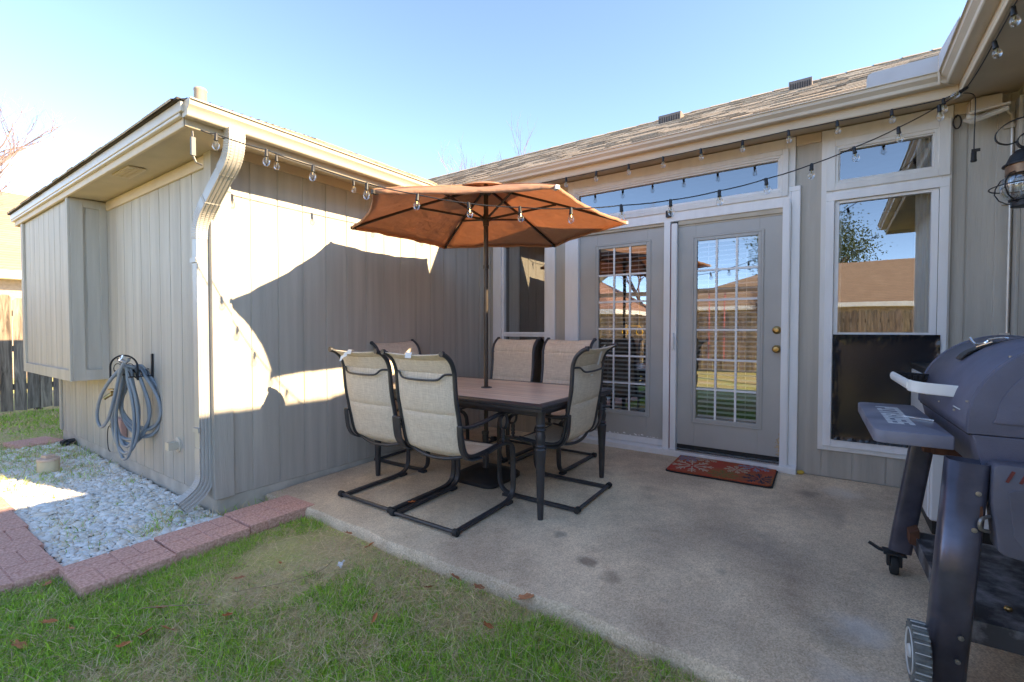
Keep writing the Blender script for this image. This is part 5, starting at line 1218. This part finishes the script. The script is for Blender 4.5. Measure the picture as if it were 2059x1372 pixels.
for i, ch_ in enumerate("PITBOSS"):
    y_l = yy - i * (adv + .010)
    rows_ = GLY[ch_]
    for r_i, row in enumerate(rows_):
        c_i = 0
        while c_i < 3:
            if row[c_i] == '1':
                c2 = c_i
                while c2 < 3 and row[c2] == '1': c2 += 1
                a0, a1 = y_l - c2 * cw * 1.22, y_l - c_i * cw * 1.22
                x1_ = -.480 + (5 - r_i) * chh; w.box(x1_ - chh * 1.001, x1_, a0, a1, GZl(SZ) + .0006 + .00002 * r_i, GZl(SZ) + .0016 + .00002 * r_i); c_i = c2
            else: c_i += 1
w.build("lettering", mk("white_print", (.60, .62, .65), .6, .2, 40), shf)
w = MB(); w.tube([(SX0 + .13, -.03, GZl(SZ) + .003), (SX1 - .005, -.10, GZl(SZ) + .004)], .004, 6); w.build("skewer", M['chrome'], shf)
w = MB()
w.prism([(SX1 + .02, .66), (SX1 - .05, SZ - .05), (SX1 + .02, SZ - .05)], lambda a, c, h: (a, h, GZl(c)), .10, .12)
w.build("shelf_bracket", M['grill'], gr)
# legs: wide flattened tubes leaning outwards
def leg(x0, y0, z0, x1, y1, z1, wx, wy, open_top=False, parent=gr):
    w = MB(); sec_ = []
    for k in range(28):
        a = 2 * PI * k / 28; c_, s_ = math.cos(a), math.sin(a); p = .55
        sec_.append((math.copysign(abs(c_) ** p, c_) * wx, math.copysign(abs(s_) ** p, s_) * wy))
    w.tube([(x0, y0, GZl(z0)), (x1, y1, GZl(z1))], 0, sec=sec_, up=(1, 0, 0), cap=not open_top)
    o = w.build("leg", M['legsteel'], parent, smooth=40, solid=.004 if open_top else 0)
    return o
lg_far = leg(-.365, .355, .085, -.280, .325, .745, .045, .026)
lg_near = leg(-.350, -.475, -.035, -.300, -.465, .735, .052, .044, True)
w = MB(); w.box(-.33, -.268, -.51, -.43, GZl(.56), GZl(.60)); w.build("leg_plug", M['rust'], lg_near)
leg(.36, .36, .0, .29, .33, .72, .045, .030); leg(.36, -.475, -.03, .30, -.46, .72, .048, .036)
w = MB(); w.box(-.30, -.245, .27, .34, GZl(.60), GZl(.74)); w.box(-.27, .27, .24, .30, GZl(.60), GZl(.645)); w.box(-.27, .27, -.40, -.34, GZl(.60), GZl(.645)); w.build("leg_bracket", M['rust'], gr, bev=.003)
w = MB(); w.prism([(-.345, .03), (-.345, .08), (-.31, .10), (-.31, .02)], lambda a, c, h: (a, .24 + h, GZl(c + .14)), 0, .08); w.build("leg_gusset", M['rust'], gr)
# lower shelf
w = MB(); w.box(-.315, .34, -.46, .34, GZl(.185), GZl(.20)); w.box(-.315, .34, -.466, -.4605, GZl(.13), GZl(.205)); w.box(-.321, -.3155, -.46, .34, GZl(.13), GZl(.2))
def mat_ash():
    m, t, b = nodes("ash_dusted_shelf"); N = t.nodes; L = t.links
    tc = N.new("ShaderNodeTexCoord"); n = N.new("ShaderNodeTexNoise"); n.inputs["Scale"].default_value = 7; n.inputs["Detail"].default_value = 9; n.inputs["Roughness"].default_value = .65; L.new(tc.outputs["Object"], n.inputs["Vector"])
    rp = N.new("ShaderNodeValToRGB"); e = rp.color_ramp.elements; e[0].position = .45; e[0].color = (.035, .036, .042, 1); e[1].position = .68; e[1].color = (.30, .30, .33, 1); L.new(n.outputs["Fac"], rp.inputs[0]); L.new(rp.outputs[0], b.inputs["Base Color"]); b.inputs["Roughness"].default_value = .6; return m
M['ash'] = mat_ash(); w.build("lower_shelf", M['ash'], gr)
# side cabinet panel with slanted vents
w = MB(); pn = [(-.235, .745), (-.25, .73), (-.25, .62), (-.235, .47), (-.22, .455), (.2, .40), (.22, .42), (.22, .73), (.205, .745)]
w.prism(pn, lambda a, c, h: (a, -.52 + h, GZl(c)), 0, .08); M['sidep'] = mk('dark_side_panel', (.085, .088, .125), .5, .3, 6, .2, 120, col2=(.13, .13, .17)); sp_ = w.build("side_panel", M['sidep'], gr, bev=.008, seg=2, smooth=35)
w = MB(); w.prism([(-.215, .66), (-.20, .52), (-.18, .49), (.15, .45), (.17, .47), (.17, .65), (.15, .665), (-.2, .67)], lambda a, c, h: (a, -.5245 + h, GZl(c)), 0, .005); w.build("panel_emboss", M['sidep'], sp_, bev=.002)
w = MB()
for k in range(4): x_ = -.222 + .030 * k; w.prism([(x_, .692), (x_ + .007, .690), (x_ + .022, .726), (x_ + .014, .728)], lambda a, c, h: (a, -.5225 + h, GZl(c)), 0, .003)
w.build("vent_slot", mk("red_paint", (.16, .03, .03), .5, .2), sp_)
w = MB(); w.tube(spline([(-.25, -.50, GZl(.57)), (-.275, -.52, GZl(.56)), (-.275, -.52, GZl(.53)), (-.25, -.50, GZl(.52))], 4), .006, 6); w.build("drip_hook", M['bolt'], sp_)
w = MB()
for y_, a_ in ((-.38, .25), (-.38, .9), (-.38, 1.4), (.0, .08), (-.25, .08), (.25, .08)):
    q = onlid(y_, a_, .003); w.lathe([(.0, -.004), (.006, -.003), (.006, .003), (.0, .004)], q, 10)
w.build("rivet", M['bolt'], lid, smooth=40)
w = MB()
for x_, y_, z_ in ((-.352, -.522, .08), (-.345, -.521, .16), (-.318, -.512, .52), (-.310, -.510, .64)): w.lathe([(.0, -.005), (.008, -.004), (.008, .002), (.0, .003)], (x_ + .03, y_, GZl(z_)), 10, axis='y')
w.build("bolt", M['bolt'], lg_near, smooth=40)
w = MB(); w.box(-RR - .001, -RR + .004, Y0 + .02, Y1 - .02, GZl(CZ - .036), GZl(CZ - .026)); w.build("lid_seal", M['rubber'], gr)
# caster and cart wheel
cs = MB(); cxl, cyl = -.385, .37
cs.lathe([(.030, -.012), (.047, -.016), (.05, -.01), (.05, .01), (.047, .016), (.030, .012)], (cxl, cyl, .052), 24, axis='x'); wh = cs.build("caster_wheel", M['rubber'], gr, smooth=40)
w = MB(); w.lathe([(.0, -.014), (.026, -.014), (.026, .014), (.0, .014)], (cxl, cyl, .052), 16, axis='x')
for k in range(5): a = 2 * PI * k / 5; w.box(cxl - .0145, cxl + .0145, cyl - .005, cyl + .005, .052, .085, Matrix.Translation((0, cyl, .052)) @ Matrix.Rotation(a, 4, 'X') @ Matrix.Translation((0, -cyl, -.052)))
w.build("hub", M['blackplastic'], wh)
w = MB(); w.box(cxl - .03, cxl - .018, cyl - .03, cyl + .015, .05, .115); w.box(cxl + .018, cxl + .03, cyl - .03, cyl + .015, .05, .115); w.box(cxl - .045, cxl + .045, cyl - .045, cyl + .03, .108, .118); w.tube([(cxl - .01, cyl, .105), (cxl - .06, cyl + .0, .115), (cxl - .10, cyl + .01, .135)], 0, sec=rflat(.018, .005), up=(0, 1, 0)); w.build("caster_fork", M['blackplastic'], gr, bev=.002)
M['tread'] = mk("dusty_rubber", (.15, .16, .155), .8, .35, 30)
w = MB(); wx, wy, wz, wr_ = -.412, -.465, GZl(.042), .098
w.lathe([(.07, -.022), (wr_ - .006, -.024), (wr_, -.018), (wr_, .018), (wr_ - .006, .024), (.07, .022)], (wx, wy, wz), 40, axis='x')
for k in range(20): w.box(wx - .023, wx + .023, wy - .004, wy + .004, wz + wr_ - .004, wz + wr_ + .004, Matrix.Translation((0, wy, wz)) @ Matrix.Rotation(2 * PI * k / 20, 4, 'X') @ Matrix.Translation((0, -wy, -wz)))
wl = w.build("cart_wheel", M['tread'], gr, smooth=30)
w = MB(); w.lathe([(.0, -.027), (.02, -.028), (.024, -.02), (.066, -.018), (.074, -.026), (.076, -.02), (.072, .0), (.0, .0)], (wx, wy, wz), 32, axis='x')
for k in range(20): w.box(wx - .020, wx + .0205, wy - .0012, wy + .0012, wz + wr_ + .0005, wz + wr_ + .0046, Matrix.Translation((0, wy, wz)) @ Matrix.Rotation(2 * PI * (k + .5) / 20, 4, 'X') @ Matrix.Translation((0, -wy, -wz)))
w.build("hub", mk("pale_plastic", (.60, .60, .58), .5, .15), wl, smooth=40)
w = MB(); w.tube([(wx, wy, wz), (-.33, wy, wz)], .008, 8); w.build("axle", M['chrome'], gr)
w = MB(); w.lathe([(0, -.012), (.008, -.008), (.010, 0), (.008, .008), (0, .012)], (-.16, -.33, GZl(.212)), 10, axis='x'); w.build("brass_nut", M['brass'], gr, smooth=50)
# ---------------------------------------------------------------- compact fridge
fr = thing("compact_fridge", "white fridge with a black top standing behind the grill beside the tall window", "fridge", (.70, 3.98, pz(3.98)))
w = MB(); w.box(-.245, .245, -.38, .43, .085, .905); w.build("cabinet", M['fridge'], fr, bev=.006)
w = MB(); w.box(-.243, .243, -.45, -.392, .09, .90); w.build("door", M['fridge'], fr, bev=.008)
w = MB(); w.box(-.248, .248, -.453, .43, .906, .948); w.build("top", M['blackplastic'], fr, bev=.004)
w = MB(); w.box(-.225, .225, -.40, .42, .0, .084); w.build("plinth", M['blackplastic'], fr)
w = MB(); w.box(-.235, .235, -.391, -.3805, .09, .90); w.build("seal", M['rubber'], fr)
# ================================================================ fences
def mat_fence():
    m, t, b = nodes("weathered_cedar"); N = t.nodes; L = t.links
    tc = N.new("ShaderNodeTexCoord"); mp = N.new("ShaderNodeMapping"); mp.inputs["Scale"].default_value = (9, 9, .9); L.new(tc.outputs["Object"], mp.inputs[0])
    n = N.new("ShaderNodeTexNoise"); n.inputs["Scale"].default_value = 2.4; n.inputs["Detail"].default_value = 8; n.inputs["Roughness"].default_value = .65; n.inputs["Distortion"].default_value = .8; L.new(mp.outputs[0], n.inputs["Vector"])
    rp = N.new("ShaderNodeValToRGB"); e = rp.color_ramp.elements; e[0].position = .34; e[0].color = (.075, .06, .05, 1); e[1].position = .66; e[1].color = (.34, .28, .225, 1); L.new(n.outputs["Fac"], rp.inputs[0])
    at = N.new("ShaderNodeAttribute"); at.attribute_name = "tint"; mx = N.new("ShaderNodeMix"); mx.data_type = 'RGBA'; mx.blend_type = 'MULTIPLY'; mx.inputs[0].default_value = 1; L.new(rp.outputs[0], mx.inputs[6]); L.new(at.outputs["Color"], mx.inputs[7]); L.new(mx.outputs[2], b.inputs["Base Color"]); b.inputs["Roughness"].default_value = .9
    bp = N.new("ShaderNodeBump"); bp.inputs["Strength"].default_value = .5; bp.inputs["Distance"].default_value = .006; L.new(n.outputs["Fac"], bp.inputs["Height"]); L.new(bp.outputs[0], b.inputs["Normal"]); return m
M['cedar'] = mat_fence()
def fence(label, p, q, seed, back=1):
    p = Vector(p); q = Vector(q); d = (q - p); ln = d.length; d.normalize(); nrm_ = Vector((-d.y, d.x, 0)) * back
    f = thing("wooden_fence", label, "fence", p); r = random.Random(seed); w = MB(); w.c = []; u = 0
    while u < ln:
        wd_ = .137; h = 1.80 + r.uniform(-.03, .03); ti = r.uniform(-.006, .006); k_ = r.uniform(.75, 1.25); n0 = len(w.v)
        w.prism([(0, .03 + r.uniform(-.02, .02)), (wd_, .03), (wd_, h - .04), (wd_ - .03, h), (.03, h), (0, h - .04)], lambda a, c, hh: d * (u + a + ti * c) + nrm_ * (hh + ti * c) + Vector((0, 0, c)), 0, .016)
        w.c += [(k_, k_ * r.uniform(.94, 1.0), k_ * r.uniform(.88, 1.0))] * (len(w.v) - n0); u += wd_ + r.uniform(.004, .022)
    w.build("picket_panel", M['cedar'], f)
    w = MB(); w.c = []
    for z in (.35, .95, 1.5):
        n0 = len(w.v); w.prism([(0, z), (ln, z), (ln, z + .09), (0, z + .09)], lambda a, c, hh: d * a + nrm_ * (.018 + hh) + Vector((0, 0, c)), 0, .04); w.c += [(.9, .9, .9)] * (len(w.v) - n0)
    w.build("rail", M['cedar'], f)
    k = 0.0
    while k <= ln:
        w = MB(); w.prism([(k - .045, 0), (k + .045, 0), (k + .045, 1.72), (k - .045, 1.72)], lambda a, c, hh: d * a + nrm_ * (.06 + hh) + Vector((0, 0, c)), 0, .09); w.c = [(.85, .85, .85)] * len(w.v); w.build("post", M['cedar'], f); k += 2.4
    return f
fence("weathered grey picket fence at the left edge of the yard behind the end wall", (-10.5, 9, GZ), (-10.5, -6.6, GZ), 4, -1)
fence("tall picket fence along the back of the yard, seen reflected in the door glass", (-10.5, -6.6, GZ), (9.5, -6.6, GZ), 9, -1)
# ================================================================ neighbours and trees
M['brick'] = mk("tan_brick_wall", (.42, .33, .26), .9, .15, 12)
def mat_farroof(name, c1, c2):
    m, t, b = nodes(name); N = t.nodes; L = t.links; tc = N.new("ShaderNodeTexCoord")
    br = N.new("ShaderNodeTexBrick"); br.inputs["Scale"].default_value = 1; br.inputs["Brick Width"].default_value = .5; br.inputs["Row Height"].default_value = .085; br.inputs["Mortar Size"].default_value = .008; br.inputs["Color1"].default_value = (*c1, 1); br.inputs["Color2"].default_value = (*c2, 1); br.inputs["Mortar"].default_value = (c1[0] * .55, c1[1] * .55, c1[2] * .55, 1)
    sx = N.new("ShaderNodeSeparateXYZ"); L.new(tc.outputs["Object"], sx.inputs[0]); ad = N.new("ShaderNodeMath"); ad.operation = 'ADD'; L.new(sx.outputs[0], ad.inputs[0]); L.new(sx.outputs[1], ad.inputs[1]); cb = N.new("ShaderNodeCombineXYZ"); L.new(ad.outputs[0], cb.inputs[0]); L.new(sx.outputs[2], cb.inputs[1]); L.new(cb.outputs[0], br.inputs["Vector"])
    L.new(br.outputs[0], b.inputs["Base Color"]); b.inputs["Roughness"].default_value = .95; return m
M['farroof'] = mat_farroof("tan_far_shingle", (.34, .235, .165), (.40, .285, .20)); M['farroof2'] = mat_farroof("rose_far_shingle", (.36, .20, .15), (.42, .25, .19))
def far_house(label, x, y, wx, wy, eave, rise, roofm, axis='x'):
    h = thing("neighbour_house", label, "house", (x, y, GZ)); e = .5
    w = MB(); w.box(-wx, wx, -wy, wy, -.2, eave); w.build("wall", M['brick'], h)
    w = MB(); X, Y_ = wx + e, wy + e; rl = max(.2, (X - Y_) if axis == 'x' else (Y_ - X))
    a, c = ((-rl, 0, eave + rise), (rl, 0, eave + rise)) if axis == 'x' else ((0, -rl, eave + rise), (0, rl, eave + rise))
    z = eave + .1
    if axis == 'x': w.add([(-X, -Y_, z), (X, -Y_, z), (X, Y_, z), (-X, Y_, z), a, c], [(0, 1, 5, 4), (1, 2, 5), (2, 3, 4, 5), (3, 0, 4), (3, 2, 1, 0)])
    else: w.add([(-X, -Y_, z), (X, -Y_, z), (X, Y_, z), (-X, Y_, z), a, c], [(0, 1, 4), (1, 2, 5, 4), (2, 3, 5), (3, 0, 4, 5), (3, 2, 1, 0)])
    rf = w.build("roof", roofm, h)
    w = MB(); w.box(-X - .02, X + .02, -Y_ - .02, Y_ + .02, z - .20, z - .003); w.build("fascia", M['white'], h)
    w = MB(); w.box(-.2, .2, -.15, .15, eave + rise * .5, eave + rise * .75, Matrix.Translation((wx * .3, Y_ * .45, 0))); w.build("roof_vent", M['roofvent'], rf)
    return h
far_house("neighbouring house beyond the left fence, only its sunlit tan shingle roof and white fascia showing", -23.5, 3.0, 5.5, 7, 2.72, 3.3, M['farroof'], 'y')
far_house("tan roofed house behind the back fence, reflected in the tall window", 2.0, -22.5, 10, 5.5, 2.4, 2.6, M['farroof'], 'x')
far_house("rose shingled house behind the back fence, reflected in the fixed door panel", -11.5, -13.5, 3.2, 3.0, 2.1, 2.4, M['farroof2'], 'x')
M['bark'] = mk("grey_bark", (.26, .20, .165), .9, .25, 8, .5, 30); M['twigb'] = mk("pale_twigs", (.24, .17, .15), .9, .2, 3)
def bare_tree(label, x, y, h, seed, spread=.5, parts=(6, 3), zb=0, trunk=.16, thick=1.0, deep=6):
    t = thing("bare_tree", label, "tree", (x, y, GZ + zb)); r = random.Random(seed)
    tr = MB(); cr = MB()
    def grow(p, d, L_, rad, lev):
        n = 4; P = [p]; dd = d.copy()
        for i in range(n):
            dd = (dd + Vector((r.uniform(-.2, .2), r.uniform(-.2, .2), r.uniform(-.05, .16)))).normalized(); P.append(P[-1] + dd * L_ / n)
        m_ = tr if lev <= 1 else cr
        m_.tube(P, rad, 7 if lev < 2 else 4 if lev < 4 else 3, cap=False, rs=[1 - .45 * i / n for i in range(n + 1)])
        if lev >= deep: return
        for k in range(r.randint(2, 4) if lev else r.randint(4, 6)):
            q = r.uniform(.35, 1.0) if lev else r.uniform(.45, 1.0); i = min(n - 1, int(q * n)); pt = P[i].lerp(P[i + 1], q * n - i)
            a = r.uniform(0, 2 * PI); s_ = r.uniform(.45, 1.0) * (spread + .25)
            nd = (dd + Vector((math.cos(a) * s_, math.sin(a) * s_, r.uniform(-.05, .45)))).normalized()
            grow(pt, nd, L_ * r.uniform(.52, .78), rad * r.uniform(.42, .6), lev + 1)
    grow(Vector((0, 0, -.2)), Vector((0, 0, 1)), h * .42, trunk, 0)
    tr.build("trunk", M['bark'], t, smooth=60, recalc=False); cr.build("crown", M['twigb'], t, recalc=False)
    return t
bare_tree("bare winter tree with fine pink grey twigs at the left edge beyond the fence", -20.0, .6, 8.6, 5, .62, trunk=.20)
bare_tree("thin bare tree behind the left neighbour's roof", -32, 6.5, 8.5, 14, .55, trunk=.2)
bare_tree("bare treetop whose twigs show above the roof valley", -13.8, 17, 10.2, 21, .45, trunk=.16)
bare_tree("second bare treetop further right behind the main roof", -14.0, 20.5, 12.0, 33, .4, trunk=.16)
bare_tree("wide bare tree behind the back fence, reflected in the opening door", -8.0, -15, 8.5, 41, .7, trunk=.22)
bare_tree("small bare tree near the back fence, reflected low in the tall window", -2.0, -13.0, 4.2, 43, .7, trunk=.1)
def leafy_tree(label, x, y, h, rad, seed, n=16000):
    t = thing("leafy_tree", label, "tree", (x, y, GZ)); r = np.random.default_rng(seed)
    w = MB(); w.tube([(0, 0, -.2), (.1, 0, h * .35), (0, .1, h * .7)], .22, 8, rs=[1, .8, .4]); rl = random.Random(seed)
    for k in range(7): a = rl.uniform(0, 6.28); w.tube([(0, 0, h * .35), (rad * .5 * math.cos(a), rad * .5 * math.sin(a), h * .65)], .08, 6)
    w.build("trunk", M['bark'], t)
    C = r.normal(0, 1, (40, 3)); C /= np.linalg.norm(C, axis=1)[:, None]; C *= (rad * r.uniform(.3, .85, 40))[:, None]; C[:, 2] = C[:, 2] * .6 + h * .72
    ci = r.integers(0, 40, n); P = C[ci] + r.normal(0, rad * .15, (n, 3))
    A = r.normal(0, 1, (n, 3)); A /= np.linalg.norm(A, axis=1)[:, None]; B = np.cross(A, r.normal(0, 1, (n, 3))); B /= np.linalg.norm(B, axis=1)[:, None]
    s_ = .085; V = np.stack([P - A * s_, P - B * s_ * .55, P + A * s_, P + B * s_ * .55], 1).reshape(-1, 3); F = np.arange(n * 4).reshape(-1, 4)
    k = (.6 + .8 * r.random(n)); c = np.stack([.075 * k, .10 * k, .035 * k], 1)
    o = np_mesh("crown", V, F, M['grass'], np.repeat(c, 4, 0), smooth=False); o.parent = t; return t
leafy_tree("rounded evergreen tree behind the tan roofed house, reflected in the tall window", -1.6, -30.5, 9.6, 4.6, 3)
leafy_tree("dark evergreen tree behind the rose roofed house, reflected in the fixed panel", -17.5, -20, 6.5, 3.6, 8)
# swing set out in the yard (its rings hang in the reflection)
sw_ = thing("swing_set", "swing set with yellow trapeze rings, reflected in the door glass", "swing set", (-4.3, -4.6, GZ)); sw_.rotation_euler = (0, 0, 0)
w = MB(); w.box(-2.6, 2.9, -.05, .05, 2.30, 2.42); w.build("beam", M['cedarp'] if 'cedarp' in M else M['bark'], sw_)
for sx in (-2.5, 2.8):
    for sy in (-1, 1): w = MB(); w.tube([(sx, 0, 2.34), (sx, sy * 1.05, -.05)], .05, 8); w.build("leg", M['bark'], sw_)
M['yellow'] = mk("yellow_plastic", (.75, .42, .02), .4, .05); M['pinkrope'] = mk("pink_rope", (.65, .16, .18), .7, .1)
w = MB(); w.tube([(-.95, 0, 1.42), (-.5, 0, 1.42)], .014, 8)
for cx_ in (-.95, -.5): w.tube([(cx_ + .085 * math.sin(q) * (1 - .35 * math.cos(q)), 0, 1.27 + .13 * math.cos(q)) for q in np.linspace(0, 2 * PI, 20)[:-1]], .016, 8, closed=True); w.tube([(cx_, 0, 1.40), (cx_, 0, 2.32)], .004, 5)
w.build("trapeze_rings", M['yellow'], sw_, smooth=50)
w = MB()
for cx_ in (1.45, 1.85): w.tube([(cx_, 0, .50), (cx_, 0, 2.32)], .014, 6)
w.build("swing_rope", M['pinkrope'], sw_)
w = MB(); w.grid([[(1.43 + .44 * i / 8, .09 * (2 * j - 1), .50 - .06 * math.sin(PI * i / 8)) for i in range(9)] for j in range(2)]); w.build("swing_seat", mk("blue_plastic", (.03, .04, .16), .4, .1), sw_, solid=.01)
